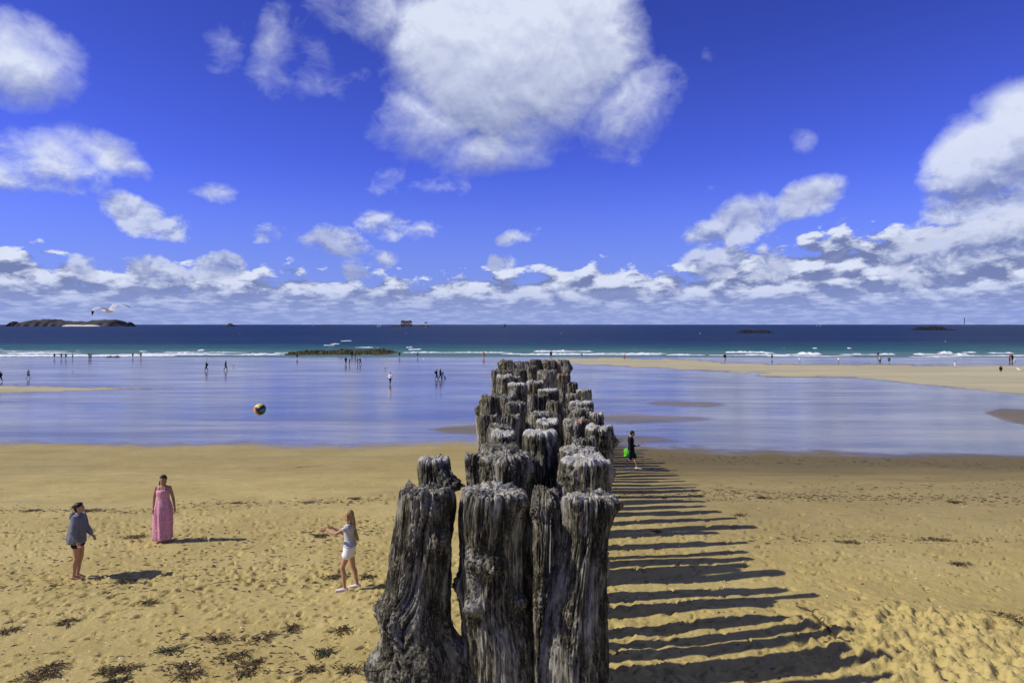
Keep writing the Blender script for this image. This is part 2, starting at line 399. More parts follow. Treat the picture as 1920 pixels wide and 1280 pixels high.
def sand_mat():
    def b(t, p, tc):
        wet = t.attr('wet'); dry = t.attr('dry'); x, y, z = t.sep(tc)
        n1 = t.noise(tc, 0.35, 4, 0.55); n2 = t.noise(tc, 3.0, 5, 0.6); n3 = t.noise(tc, 60.0, 3, 0.7)
        st = t.noise(t.scale(tc, (0.12, 0.9, 1)), 1.0, 5, 0.6)
        drycol = t.mix(n1.smooth(0.3, 0.7), SAND_A, SAND_B)
        drycol = t.mix(n2.smooth(0.45, 0.8) * 0.35, drycol, (0.20, 0.145, 0.062))
        # grey streaks of coarse shell sand higher up the shore, damp brown edge by the wet flat
        drycol = t.mix(st.smooth(0.5, 0.7) * y.smooth(17, 24) * 0.5, drycol, (0.29, 0.25, 0.13))
        yy = y + st * 6.0 + x * 0.04
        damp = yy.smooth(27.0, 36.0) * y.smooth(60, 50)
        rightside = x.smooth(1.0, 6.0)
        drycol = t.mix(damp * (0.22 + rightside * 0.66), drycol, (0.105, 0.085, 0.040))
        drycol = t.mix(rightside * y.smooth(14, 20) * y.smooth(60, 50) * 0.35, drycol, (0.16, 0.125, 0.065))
        # dark specks: crumbs of weed, shell grit
        vo = t.node('ShaderNodeTexVoronoi', feature='F1'); t.links.new(t.scale(tc, (1, 1.0, 1)), vo.inputs['Vector']); vo.inputs['Scale'].default_value = 7.0
        spk = E(t, vo.outputs['Distance']).smooth(0.05, 0.14, 1, 0) * n2.smooth(0.50, 0.56)
        drycol = t.mix(spk * 0.8, drycol, (0.04, 0.028, 0.014))
        vo2 = t.node('ShaderNodeTexVoronoi', feature='F1'); t.links.new(tc, vo2.inputs['Vector']); vo2.inputs['Scale'].default_value = 2.3
        spk2 = E(t, vo2.outputs['Distance']).smooth(0.012, 0.028, 1, 0)
        drycol = t.mix(spk2, drycol, (0.75, 0.72, 0.65))
        drycol = t.mix(n3.smooth(0.3, 0.75) * 0.22, drycol, (0.15, 0.11, 0.05))
        stb = t.noise(t.scale(tc, (0.030, 0.10, 1)), 1.0, 6, 0.65)
        bank = t.mix(stb.smooth(0.35, 0.65), BANK_A, BANK_B)
        wetc = t.mix(stb.smooth(0.4, 0.65), WET_A, WET_B)
        wetc = t.mix(t.noise(t.scale(tc, (0.5, 1.6, 1)), 1.0, 5, 0.7).smooth(0.52, 0.66) * y.smooth(80, 40) * 0.6, wetc, (0.045, 0.040, 0.035))
        far = y.smooth(60, 90)
        bank = t.mix(far, (0.16, 0.13, 0.085), bank)
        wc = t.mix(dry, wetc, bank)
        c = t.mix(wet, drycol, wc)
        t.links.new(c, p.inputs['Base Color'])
        film = wet * (1.0 - dry * 0.93)
        strk = t.noise(t.scale(tc, (0.05, 0.35, 1)), 1.0, 6, 0.62)
        rg = strk.smooth(0.35, 0.75, 0.10, 0.24)
        t.put(film * (rg - 0.9) + 0.9, p.inputs['Roughness'])
        t.put(film * (WET_SPEC - 0.12) + 0.12, p.inputs['Specular IOR Level'])
        fine = t.noise(tc, 45.0, 4, 0.65); mid = t.noise(t.scale(tc, (1, 1.5, 1)), 9.0, 5, 0.6)
        rip = t.noise(t.scale(tc, (0.7, 1.2, 1)), 1.6, 5, 0.62)
        hgt = (fine * 0.25 + mid) * (1.0 - wet) * 0.030 + rip * film * 0.0028 + mid * film * y.smooth(75, 38) * 0.0022 + mid * dry * wet * 0.01
        t.links.new(t.bump(hgt, 1.0, 1.0), p.inputs['Normal'])
    return mat('sand', build=b)
SAND_A = (0.49, 0.40, 0.155); SAND_B = (0.415, 0.330, 0.118)
BANK_A = (0.36, 0.33, 0.20); BANK_B = (0.46, 0.41, 0.24)
WET_A = (0.085, 0.080, 0.068); WET_B = (0.26, 0.24, 0.185); WET_SPEC = 1.0
build_ground()

# ------------------------------------------------------------------ sea
def build_sea():
    rows = []; d = 170.0
    while d < 34000:
        rows.append(d); d += max(0.45, d * d / (8.5 * FPX) * (0.9 if d < 420 else 1.6)) if d < 3000 else d * 0.25
    rows = np.array(rows); nc = 620
    u = np.linspace(-1, 1, nc) * 0.82
    y = np.repeat(rows[:, None], nc, 1); x = u[None, :] * rows[:, None]
    x[:, 0] = -rows * 1.4 - 40000; x[:, -1] = rows * 1.4 + 40000
    x[:, 1] = -rows * 1.1 - 300; x[:, -2] = rows * 1.1 + 300
    amp = sstep(182, 260, y) * (1 - sstep(700, 1500, y))
    swell = np.abs(fbm(x * 0.02, y * 0.10, 1.0, 4, 0.55))
    z = SEA + amp * (0.30 - 0.9 * swell * 0.6 + 0.14 * fbm(x * .15, y * .5, 2., 3))
    z = z - 0.10 * amp
    n = len(rows); idx = np.arange(n * nc).reshape(n, nc)
    F = np.stack([idx[:-1, :-1], idx[:-1, 1:], idx[1:, 1:], idx[1:, :-1]], -1).reshape(-1, 4)
    def b(t, p, tc):
        x, y, z = t.sep(tc)
        patch = t.noise(t.scale(tc, (0.0035, 0.012, 1)), 1.0, 4, 0.6)
        patch2 = t.noise(t.scale(tc, (0.0005, 0.004, 1)), 1.0, 4, 0.6)
        yy = y + (patch - 0.5) * 190.0 - x.max(0.0) * 0.05
        deep = yy.smooth(205, 340)
        shallow = t.mix(yy.smooth(180, 235), (0.10, 0.19, 0.17), (0.030, 0.125, 0.125))
        navy = t.mix((patch.smooth(0.35, 0.65) * 0.5 + patch2.smooth(0.35, 0.65) * 0.5), (0.004, 0.013, 0.048), (0.008, 0.034, 0.080))
        c = t.mix(deep, shallow, navy)
        cap = t.noise(t.scale(tc, (0.05, 0.16, 1)), 1.0, 8, 0.75)
        wl = (cap.smooth(0.735, 0.76)) * patch.smooth(0.3, 0.6)
        c = t.mix(wl * 0.8, c, (0.7, 0.75, 0.8))
        t.links.new(c, p.inputs['Base Color'])
        p.inputs['Roughness'].default_value = 0.42; p.inputs['Specular IOR Level'].default_value = SEA_SPEC
        w1 = t.noise(t.scale(tc, (0.10, 0.40, 1)), 1.0, 6, 0.7)
        w2 = t.noise(t.scale(tc, (0.5, 1.3, 1)), 1.0, 4, 0.7)
        t.links.new(t.bump(w1 * 1.4 + w2 * 0.4, 1.0, 1.0), p.inputs['Normal'])
    o = link('sea', mesh_np('sea', np.stack([x, y, z], -1).reshape(-1, 3), F), mats=[mat('sea_water', build=b)]); tag(o, kind='structure')
SEA_SPEC = 0.06
build_sea()

def foam_mat():
    def b(t, p, tc):
        n = t.noise(t.scale(tc, (0.3, 0.8, 1)), 2.0, 5, 0.65)
        t.links.new(t.mix(n.smooth(0.35, 0.6), (0.45, 0.52, 0.55), (0.85, 0.87, 0.88)), p.inputs['Base Color'])
    return mat('foam', rough=0.7, build=b)
def build_surf():
    cos, fs, off = [], [], 0
    def ridge(X0, X1, Yp, h, depth, seed):
        nonlocal off
        d = (CAMZ - SEA) * FPX / (Yp - HOR); x0, x1 = (X0 - 960) / FPX * d, (X1 - 960) / FPX * d
        n = max(12, int((x1 - x0) / 0.35)); xs = np.linspace(x0, x1, n)
        e = np.clip(np.minimum(np.arange(n), n - 1 - np.arange(n)) / (0.12 * n), 0, 1) ** 0.6
        m = np.clip(0.75 + 0.9 * fbm(xs * 0.10, seed, 0.5, 3), 0.12, 1.5) * e * np.clip(1 + 0.8 * perlin(xs * 1.1, seed, 9.), .5, 1.6)
        cy = d + 2.2 * fbm(xs * 0.025, seed + 3.3, 0.1, 3)
        prof = [(-0.62, -0.03), (-0.5, 0.12), (-0.2, 0.55), (0.0, 1.0), (0.2, 0.85), (0.5, 0.45), (0.85, 0.1), (1.0, -0.05)]
        P = []
        for k, (py, pz) in enumerate(prof):
            j = perlin(xs * 1.7, seed + k * 0.9, 3.3)
            P.append(np.stack([xs, cy + py * depth * (0.4 + 0.6 * m) + j * 0.25, SEA + 0.02 + np.where(pz > 0, pz * h * m * (1 + 0.35 * j), -0.15)], -1))
        P = np.array(P); k = len(prof); idx = np.arange(k * n).reshape(k, n) + off
        cos.append(P.reshape(-1, 3)); fs.append(np.stack([idx[:-1, :-1], idx[:-1, 1:], idx[1:, 1:], idx[1:, :-1]], -1).reshape(-1, 4)); off += k * n
    L = [(-500, 330, 667, .38, 4.5), (-300, 150, 662.5, .25, 2), (180, 545, 665.0, .36, 4.0), (300, 470, 661, .22, 2), (330, 420, 663.5, .28, 2), (-20, 130, 659, .14, 2),
         (515, 560, 661.5, .2, 2), (640, 660, 639, .35, 3), (608, 628, 647, .4, 3), (620, 637, 645, .4, 3), (612, 624, 652, .3, 2), (662, 700, 652, .35, 2.5),
         (700, 722, 652.5, .3, 2), (762, 775, 651.5, .3, 2), (765, 790, 655, .2, 2), (755, 960, 661, .34, 3), (940, 1115, 664, .30, 3.2), (1000, 1112, 659, .42, 3), (975, 1240, 664.8, .3, 3), (1105, 1250, 663.0, .34, 3),
         (1250, 1322, 665.5, .3, 2.5), (1330, 1480, 666, .26, 3), (1362, 1440, 661.0, .45, 3), (1400, 1540, 665, .34, 3), (1435, 1452, 662, .3, 2), (1500, 1538, 663.2, .38, 2.5),
         (1575, 1680, 665, .3, 3), (1600, 1615, 663.5, .3, 2), (1650, 1676, 663.6, .3, 2), (1700, 1800, 668, .24, 3), (1715, 1790, 664.6, .42, 3), (1760, 1782, 661.5, .38, 2), (1795, 1812, 664, .3, 2),
         (1810, 1835, 661, .4, 2.5), (1795, 1925, 667.3, .35, 3), (1858, 1900, 662, .45, 3), (1900, 2500, 665.5, .35, 4), (1440, 1600, 668, .16, 3), (0, 9, 655.5, .3, 2), (140, 150, 658, .3, 2),
         (372, 386, 657.5, .3, 2), (262, 276, 659, .25, 2), (1525, 1533, 653.3, .4, 2), (1590, 1598, 653.5, .3, 1.5)]
    for i, (a, b_, y, h, dp) in enumerate(L): ridge(a, b_, y, h * 0.85, dp, i * 3.71)
    o = link('surf', mesh_np('surf', np.concatenate(cos), np.concatenate(fs)), mats=[foam_mat()])
    tag(o, 'white foaming breakers running in thin lines along the edge of the sea', 'surf', kind='stuff')
build_surf()

# ------------------------------------------------------------------ timber posts of the breakwater
def wood_mat():
    def b(t, p, tc):
        oi = t.node('ShaderNodeObjectInfo'); rnd_ = E(t, oi.outputs['Random'])
        geo = t.node('ShaderNodeNewGeometry'); pos = geo.outputs['Position']
        cap = t.attr('cap'); knot = t.attr('knot')
        P = t.scale(pos, (1, 1, 0.085))
        warp = t.noise(pos, 5.0, 3, 0.5, color=True)
        ad = t.node('ShaderNodeMixRGB', blend_type='LINEAR_LIGHT'); ad.inputs[0].default_value = 0.02
        t.links.new(P, ad.inputs[1]); t.links.new(warp, ad.inputs[2])
        g1 = t.noise(ad.outputs[0], 62.0, 7, 0.72); g2 = t.noise(ad.outputs[0], 190.0, 4, 0.75)
        pt = t.noise(t.scale(pos, (1, 1, 0.35)), 6.5, 5, 0.6); pt2 = t.noise(t.scale(pos, (1, 1, 0.30)), 24.0, 6, 0.68, 0.5)
        base = t.mix(g1.smooth(0.43, 0.60), (0.014, 0.012, 0.007), (0.27, 0.245, 0.170))
        base = t.mix(g2.smooth(0.45, 0.72) * 0.55, base, (0.52, 0.49, 0.38))
        # smooth weathered silver faces
        sil = pt.smooth(0.50, 0.60) * (1.0 - cap)
        base = t.mix(sil * 0.65, base, t.mix(g1.smooth(0.3, 0.7), (0.17, 0.16, 0.135), (0.60, 0.58, 0.51)))
        # dark tarry stains, green algae and yellow-grey lichen
        base = t.mix((pt2.smooth(0.45, 0.54) * pt.smooth(0.58, 0.46)) * 0.88, base, (0.022, 0.020, 0.015))
        lic = t.noise(pos, 40.0, 5, 0.72)
        zone = t.noise(pos, 1.7, 3, 0.5).smooth(0.45, 0.62)
        base = t.mix(lic.smooth(0.52, 0.62) * zone * 0.6, base, (0.22, 0.215, 0.105))
        base = t.mix((lic.smooth(0.60, 0.66) * knot).clamp() * 0.8, base, (0.36, 0.36, 0.30))
        # pale salt and droppings crust on the end grain
        cr = t.noise(pos, 38.0, 5, 0.7); amt = t.attr('white')
        base = t.mix((cap * (cr * 1.3 + amt * 0.9 - 0.98) * 6.0).clamp() * 0.95, base, t.mix(g2.smooth(0.3, 0.7), (0.36, 0.35, 0.30), (0.74, 0.73, 0.66)))
        orange = t.noise(pos, 3.1, 2, 0.5).smooth(0.66, 0.70) * cap * cr.smooth(0.5, 0.58)
        base = t.mix(orange, base, (0.62, 0.22, 0.02))
        t.links.new(base, p.inputs['Base Color'])
        t.put(sil * -0.25 + 0.85, p.inputs['Roughness'])
        h = g1 * 0.018 + g2 * 0.006 + lic * 0.004 + pt2 * 0.006
        t.links.new(t.bump(h, 1.0, 1.0), p.inputs['Normal'])
    return mat('weathered_wood', spec=0.25, rough=0.8, build=b)

def post_mesh(zs, cx, cy, rr, nth, seed, knots=(), white=0.3, groove=1.0, ragged=1.0, nz=None, low=0.10):
    """one weathered post; zs/cx/cy/rr are control values from the top down to the foot"""
    zs, cx, cy, rr = map(np.asarray, (zs, cx, cy, rr))
    ztop, zbot = zs[0], zs[-1]; nz = nz or 100
    fine = min(1.35, ztop - zbot)
    z = np.concatenate([ztop - np.linspace(0, fine, nz), ztop - fine - np.linspace(0, 1, max(10, nz // 5) + 1)[1:] * (ztop - fine - zbot)])
    th = np.linspace(0, 2 * math.pi, nth, endpoint=False)
    o = np.argsort(zs)
    f = lambda a: np.interp(z, zs[o], a[o])
    def sm(a, k=9):
        w = np.hanning(k + 2)[1:-1]; w /= w.sum(); return np.convolve(np.pad(a, k // 2, mode='edge'), w, 'valid')
    k = max(3, (nz // 14) | 1)
    CX, CY, RR = sm(f(cx), k), sm(f(cy), k), sm(f(rr), k)
    Z, TH = np.meshgrid(z, th, indexing='ij')
    R0 = RR[:, None] * np.ones_like(TH)
    c, s = np.cos(TH), np.sin(TH)
    # flow of the grain
    tw = TH + 0.30 * fbm(c * .7, s * .7, Z * 0.9 + seed, 2)
    zw = Z.copy(); bump_ = np.zeros_like(Z); kn = np.zeros_like(Z)
    rs = np.random.RandomState(int(seed * 13) % 9999 + 1)
    for (kt, kz, ks, kh) in knots:
        dth = (TH - kt + math.pi) % (2 * math.pi) - math.pi
        q = ((dth * R0) ** 2 + (Z - kz) ** 2) / ks ** 2
        e = np.exp(-q * 1.1); bump_ += kh * e; kn = np.maximum(kn, np.exp(-q * 0.8))
        tw = tw + 0.28 * np.sign(dth) * np.exp(-q * .55) * (ks / 0.1)
        bump_ += 0.006 * np.sin(np.sqrt(q) * 13 + 2 * perlin(c * 3, s * 3, Z * 6)) * np.exp(-q * 0.7)
    ct, st = np.cos(tw), np.sin(tw)
    d = low * R0 * fbm(c * 1.1 + seed, s * 1.1, Z * 1.6, 3)              # lumps
    d += 0.035 * R0 / 0.18 * fbm(ct * 2.2 + seed, st * 2.2, zw * 1.1, 2)   # flutes
    g = np.abs(fbm(ct * 5.5 + seed, st * 5.5, zw * 0.9 + seed, 3, 0.5))
    gm = 0.35 + 0.9 * sstep(-.3, .4, perlin(c * 1.5 + seed, s * 1.5, Z * 1.3 + 5))
    d -= groove * gm * 0.042 * np.exp(-(g / 0.085) ** 2)
    if nth >= 96:
        g2 = np.abs(perlin(ct * 15, st * 15 + seed, zw * 1.6)); d -= groove * gm * 0.012 * np.exp(-(g2 / 0.10) ** 2)
        d += 0.006 * fbm(ct * 30, st * 30, zw * 4 + seed, 2)
        d += 0.012 * kn * fbm(c * 14, s * 14, Z * 45, 3, 0.6)
    # pitted patches
    pit = sstep(0.15, 0.6, fbm(c * 1.3 + 4 * seed, s * 1.3, Z * 2.2 + 7, 2)); d += pit * 0.014 * fbm(c * 9, s * 9, Z * 22 + seed, 3, 0.65)
    Rf = R0 + d + bump_
    depth = ztop - Z
    Rf -= 0.006 * np.exp(-depth / 0.008)
    # ragged top edge
    edge = (ragged * (0.020 * fbm(c * 1.2 + seed, s * 1.2, 1.7, 3) + 0.010 * perlin(ct * 9, st * 9, seed)) - 0.018 * ragged * np.exp(-(g / 0.10) ** 2))[0:1, :]
    wz = np.exp(-depth / 0.05)
    Zf = Z + edge * wz
    X = CX[:, None] + Rf * c; Y = CY[:, None] + Rf * s
    P = [np.stack([X, Y, Zf], -1)]; att_c = [np.exp(-(depth / 0.016) ** 2) * 0.85]; att_k = [kn]
    # end grain: rings running inwards
    tops = []; capr = [0.93, 0.82, 0.66, 0.48, 0.30, 0.12]
    for q in capr:
        xr = CX[0] + Rf[0] * c[0] * q; yr = CY[0] + Rf[0] * s[0] * q
        zz = ztop + 0.010 + edge[0] * q + ragged * (0.014 * fbm((xr) * 22, yr * 22, seed, 4, 0.6)) - 0.012 * (1 - q)
        tops.append(np.stack([xr, yr, zz], -1))
    tops = np.array(tops)
    allv = np.concatenate([tops[::-1], P[0]], 0); n = allv.shape[0]
    cap = np.concatenate([np.ones(tops.shape[:2]), att_c[0]], 0); kk = np.concatenate([np.zeros(tops.shape[:2]), att_k[0]], 0)
    idx = np.arange(n * nth).reshape(n, nth); nx = np.roll(idx, -1, 1)
    F = np.stack([idx[:-1], idx[1:], nx[1:], nx[:-1]], -1).reshape(-1, 4)
    co = allv.reshape(-1, 3); ctr = tops[-1].mean(0); co = np.vstack([co, ctr]); last = len(co) - 1
    F2 = np.stack([np.full(nth, last), idx[0], np.roll(idx[0], -1), np.full(nth, last)], -1)
    capf = np.append(cap.ravel(), 1); kf = np.append(kk.ravel(), 0)
    me_f = np.vstack([F, F2[:, [0, 1, 2, 2]]]) if False else F
    # the last fan is written as thin quads between neighbouring pairs
    fan = np.stack([np.full(nth // 2, last), idx[0][0::2], idx[0][1::2], np.roll(idx[0], -2)[0::2]], -1)
    return co, np.vstack([F, fan]), {'cap': capf, 'knot': kf, 'white': np.full(len(co), white)}

GROUP = 'weathered timber posts of the breakwater'
LEAN = {}
def add_post(label, zs, cx, cy, rr, nth, nz, seed, knots=(), white=0.3, **kw):
    bx, by = cx[-1], cy[-1]; gzb = float(gz(by))
    co, F, A = post_mesh(zs, cx, cy, rr, nth, seed, knots, white, nz=nz, **kw)
    co = co - np.array([bx, by, gzb])
    o = link('breakwater_post', mesh_np('breakwater_post', co, F, True, A), mats=[wood_mat()]); o.location = (bx, by, gzb)
    return tag(o, label, 'wooden post', GROUP)
def px_ring(d, rows, extra=None):
    """photo outline rows (y, left, right) at distance d -> control values"""
    zs = [CAMZ - (y - HOR) / FPX * d for y, l, r in rows]; cx = [((l + r) / 2 - 960) / FPX * d for y, l, r in rows]; rr = [(r - l) / 2 / FPX * d for y, l, r in rows]
    # carried on down to the foot
    zf = float(gz(d)) - 0.3
    zs += [zs[-1] * 0.5, zf]; cx += [cx[-1], cx[-1]]; rr += [rr[-1] * 1.03, rr[-1] * 1.08]
    return zs, cx, [d] * len(zs), rr
FRONT = -math.pi / 2
def kz(d, y): return CAMZ - (y - HOR) / FPX * d
# --- the three front posts, outline measured
D0 = 3.95
z_, x_, y_, r_ = px_ring(D0, [(918, 754, 850), (935, 753, 853), (985, 745, 847), (1032, 738, 845), (1070, 735, 836), (1101, 731, 832), (1128, 724, 832), (1150, 718, 834), (1184, 722, 844), (1212, 714, 862), (1245, 704, 868), (1290, 706, 870)])
add_post('front post at left, leaning and swollen with burls, standing nearest the camera', z_, x_, y_, r_, 232, 380, 1.3,
         [(math.pi * 0.98, kz(D0, 1140), 0.075, 0.045), (math.pi * 1.06, kz(D0, 1240), 0.105, 0.075), (FRONT - .5, kz(D0, 1150), 0.10, 0.045), (FRONT + .75, kz(D0, 1003), 0.06, 0.04), (FRONT - .2, kz(D0, 1222), 0.12, 0.04), (FRONT + .2, kz(D0, 950), .05, .02), (-0.2, kz(D0, 1255), .08, .02)], white=0.38, ragged=1.5, low=.12)
z_, x_, y_, r_ = px_ring(D0, [(919, 868, 985), (935, 864, 988), (960, 862, 984), (1012, 862, 978), (1080, 862, 976), (1120, 862, 976), (1150, 866, 980), (1200, 870, 990), (1290, 870, 994)])
add_post('front post in the middle, broad top and two knots on its face', z_, x_, y_, r_, 232, 380, 4.1,
         [(FRONT - .45, kz(D0, 1040), 0.055, 0.050), (FRONT + .12, kz(D0, 1040), 0.045, 0.055), (FRONT - .5, kz(D0, 1118), 0.042, 0.070), (FRONT + 1.15, kz(D0, 1118), 0.042, 0.065), (math.pi * 1.02, kz(D0, 1095), .06, .03), (FRONT + 1.0, kz(D0, 935), .05, .035)], white=0.42, ragged=1.0, low=.10)
z_, x_, y_, r_ = px_ring(D0, [(930, 1058, 1150), (945, 1056, 1154), (965, 1058, 1149), (1000, 1058, 1140), (1046, 1046, 1137), (1100, 1030, 1135), (1150, 1020, 1136), (1200, 1014, 1139), (1290, 1014, 1141)])
add_post('front post at right, flared towards its foot with a yellow lichen rim', z_, x_, y_, r_, 232, 380, 7.7,
         [(-0.15, kz(D0, 945), 0.04, 0.035), (-0.1, kz(D0, 1128), .04, .012), (math.pi * .95, kz(D0, 1090), .06, .02)], white=0.46, ragged=1.2, low=.07)
# --- all others: (x0, x1, ytop, row distance, white crust, label)
ROWS = [
    (785, 842, 861, 4.95, .45, 'slim post with a knobbly shoulder rising behind the leaning left front post'),
    (870, 912, 852, 4.95, .30, 'narrow dark post at the left edge of the second row'),
    (900, 998, 853, 4.80, .30, 'wide flat-topped post right behind the middle front post'),
    (997, 1046, 920, 4.55, .10, 'low gnarled post wedged between the middle and right front posts'),
    (1050, 1143, 858, 4.85, .85, 'stout post with a thick white crust on top behind the right front post'),
    (900, 978, 836, 5.7, .15, 'ragged low post just above the wide flat-topped post'),
    (982, 1047, 809, 6.0, .75, 'tall pale-topped post in the centre of the third row'),
    (1047, 1122, 841, 5.6, .35, 'green-stained post directly above the thickly white-crusted one'),
    (1072, 1118, 823, 5.9, .25, 'short post peeping out between the green-stained post and the sloping right-hand one'),
    (918, 968, 811, 6.1, .50, 'post with a small white rim at the left of the pale-topped centre post'),
    (911, 962, 799, 6.6, .25, 'rough crumbling post behind the one with the small white rim'),
    (1098, 1150, 800, 6.7, .45, 'post with deep grooves that leans out to the right beside the walking man'),
    (1057, 1106, 787, 7.1, .30, 'post with an orange lichen fleck on its rim'),
    (1003, 1051, 788, 7.2, .70, 'whitish flat post behind the pale-topped centre post'),
    (898, 936, 780, 7.4, .20, 'left edge post below the big dark left-hand block'),
    (941, 978, 779, 7.5, .20, 'slim rounded post left of the long pale-edged one'),
    (986, 1036, 775, 7.6, .25, 'long post with straight pale edges in the middle of the cluster'),
    (1104, 1132, 775, 7.6, .40, 'small pale post at the right edge below the step'),
    (1070, 1113, 768, 8.0, .25, 'knotty brown post on the right half of the cluster'),
    (1068, 1112, 753, 8.5, .45, 'post with a light ring around its top near the right edge'),
    (1025, 1057, 754, 8.5, .15, 'dark hollow post right of the cluster centre'),
    (948, 988, 756, 8.5, .25, 'broken post with a splintered crown left of the centre'),
    (898, 943, 742, 9.3, .20, 'big dark block of a post at the left edge of the cluster'),
    (936, 964, 743, 9.2, .30, 'flat little post touching the big dark left-hand block'),
    (989, 1010, 741, 9.3, .15, 'thin yellowish post in the centre'),
    (1008, 1030, 741, 9.4, .20, 'thin mossy post beside the yellowish one'),
    (1060, 1084, 740, 9.4, .30, 'grey post left of the square right-hand one'),
    (1080, 1110, 731, 9.9, .35, 'square-topped post forming the right-hand step of the cluster'),
    (1008, 1048, 730, 10.2, .45, 'post with a crumbled whitish crown behind the mossy one'),
    (952, 988, 719, 10.6, .50, 'post with a thin white front edge in the upper left of the cluster'),
    (1063, 1083, 718, 10.8, .10, 'dark jagged stub just above the right-hand step'),
    (987, 1021, 715, 11.0, .35, 'speckled post in the upper middle of the cluster'),
    (931, 964, 705, 12.2, .35, 'flat broad post in the upper left of the cluster'),
    (955, 977, 707, 12.3, .30, 'small round post with a collar in the upper left'),
    (1045, 1068, 702, 12.6, .20, 'upright post at the upper right corner of the cluster'),
    (923, 941, 694, 13.6, .15, 'brownish slim post at the upper left edge'),
    (1008, 1045, 695, 13.9, .20, 'tapering grey post below the top row on the right'),
    (941, 962, 695, 14.1, .15, 'dark post under the top left one'),
    (963, 990, 693, 14.4, .15, 'dark bumpy post under the middle of the top row'),
    (988, 1009, 687, 15.3, .15, 'small post beneath the centre of the top row'),
    (935, 962, 676, 17.0, .10, 'cup-shaped post at the left end of the top row'),
    (963, 984, 679, 17.0, .05, 'second post from the left in the top row'),
    (983, 992, 678, 17.4, .10, 'thin post in the gap of the top row'),
    (991, 1014, 675, 17.6, .10, 'middle post of the top row'),
    (1015, 1043, 676, 17.6, .05, 'wide brown post right of the middle of the top row'),
    (1044, 1067, 675, 17.6, .10, 'tall post closing the right end of the top row'),
]
rp = random.Random(5)
for i, (x0, x1, yt, d, wh, lab) in enumerate(ROWS):
    w = (x1 - x0); c = (x0 + x1) / 2
    seed = 11.7 + i * 2.31
    # width narrows or swells a little below the head; the foot stands under it
    hpx = FPX / d
    rows = [(yt, c - w * .46, c + w * .46), (yt + .05 * hpx, x0, x1)]
    lean = rp.uniform(-.03, .03); 
    if i == 11: lean = -0.05
    for dz in (.25, .6, 1.1, 2.0):
        k = rp.uniform(.90, 1.06); cc = c + lean * hpx * dz + rp.uniform(-.012, .012) * hpx; rows.append((yt + dz * hpx, cc - w * .5 * k, cc + w * .5 * k))
    z_, x_, y_, r_ = px_ring(d, rows)
    big = d < 5.2
    nth, nz = (176, 260) if big else ((120, 130) if d < 8 else (72, 70))
    kn = []
    for q in range(rp.randint(2, 5) if d < 9 else 2):
        kn.append((FRONT + rp.uniform(-1.5, 1.5), z_[0] - rp.uniform(.05, 1.1), rp.uniform(.04, .08), rp.uniform(.015, .045)))
    if i == 0: kn += [(FRONT + 1.15, kz(d, 905), .06, .10), (FRONT + 1.0, kz(d, 885), .05, .03)]
    if i == 3: kn += [(FRONT + .5, kz(d, 935), .05, .05)]
    if i == 4: kn += [(-0.1, kz(d, 885), .05, .05)]
    if i == 40: kn += [(FRONT - 1.0, z_[0] - .06, .08, .06), (FRONT + 1.0, z_[0] - .05, .06, .04)]
    if i == 45: kn += [(FRONT + 1.2, z_[0] - .20, .10, .09)]
    if i == 11: kn += [(-.1, kz(d, 828), .05, .05)]
    add_post(lab, z_, x_, y_, r_, nth, nz, seed, kn, white=min(.85, wh + .12), ragged=rp.uniform(.8, 1.7), low=rp.uniform(.10, .2))
# --- the row goes on seawards behind them: only shadows of these are seen
def hidden_posts():
    protos = []
    for k in range(6):
        h = 4.45 + rp.uniform(-.2, .2); r = rp.uniform(.14, .19)
        co, F, A = post_mesh([h, h - .4, h - 1.2, 2, -.3], [rp.uniform(-.05, .05), 0, 0, 0, 0], [0] * 5, [r * .93, r, r * 1.04, r, r * 1.1], 40, 60.0 + k * 3.1, [(rp.uniform(0, 6), h - rp.uniform(.1, 1.4), .09, .05) for _ in range(3)], .3, nz=44, low=.18)
        protos.append(mesh_np('breakwater_post', co, F, True, A)); protos[-1].materials.append(wood_mat())
    for d in (10.05, 11.55, 13.0, 14.9, 16.2):
        for dx in (-.35, .35):
            hh = .93
            o = link('breakwater_post', rp.choice(protos)); o.location = (.6 * d / 14 - .05 + dx, d, float(gz(d))); o.scale = (.85, .85, .90); o.rotation_euler.z = rp.uniform(0, 6)
            tag(o, 'lower timber post hidden within the cluster of the breakwater', 'wooden post', GROUP)
    d = 18.6
    while d < 43:
        for dx in (-.62, 0.05, .66):
            o = link('breakwater_post', rp.choice(protos)); o.location = (.042 * d + dx + rp.uniform(-.1, .1), d + rp.uniform(-.08, .08), float(gz(d)))
            s = rp.uniform(.93, 1.0) * (1.0 if d > 22 else .93); o.scale = (1, 1, s * (1 - .10 * (d > 38))); o.rotation_euler = (0, 0, rp.uniform(0, 6))
            tag(o, 'timber post further down the breakwater, behind the nearer posts', 'wooden post', GROUP)
        d += rp.uniform(.78, 1.0)
hidden_posts()

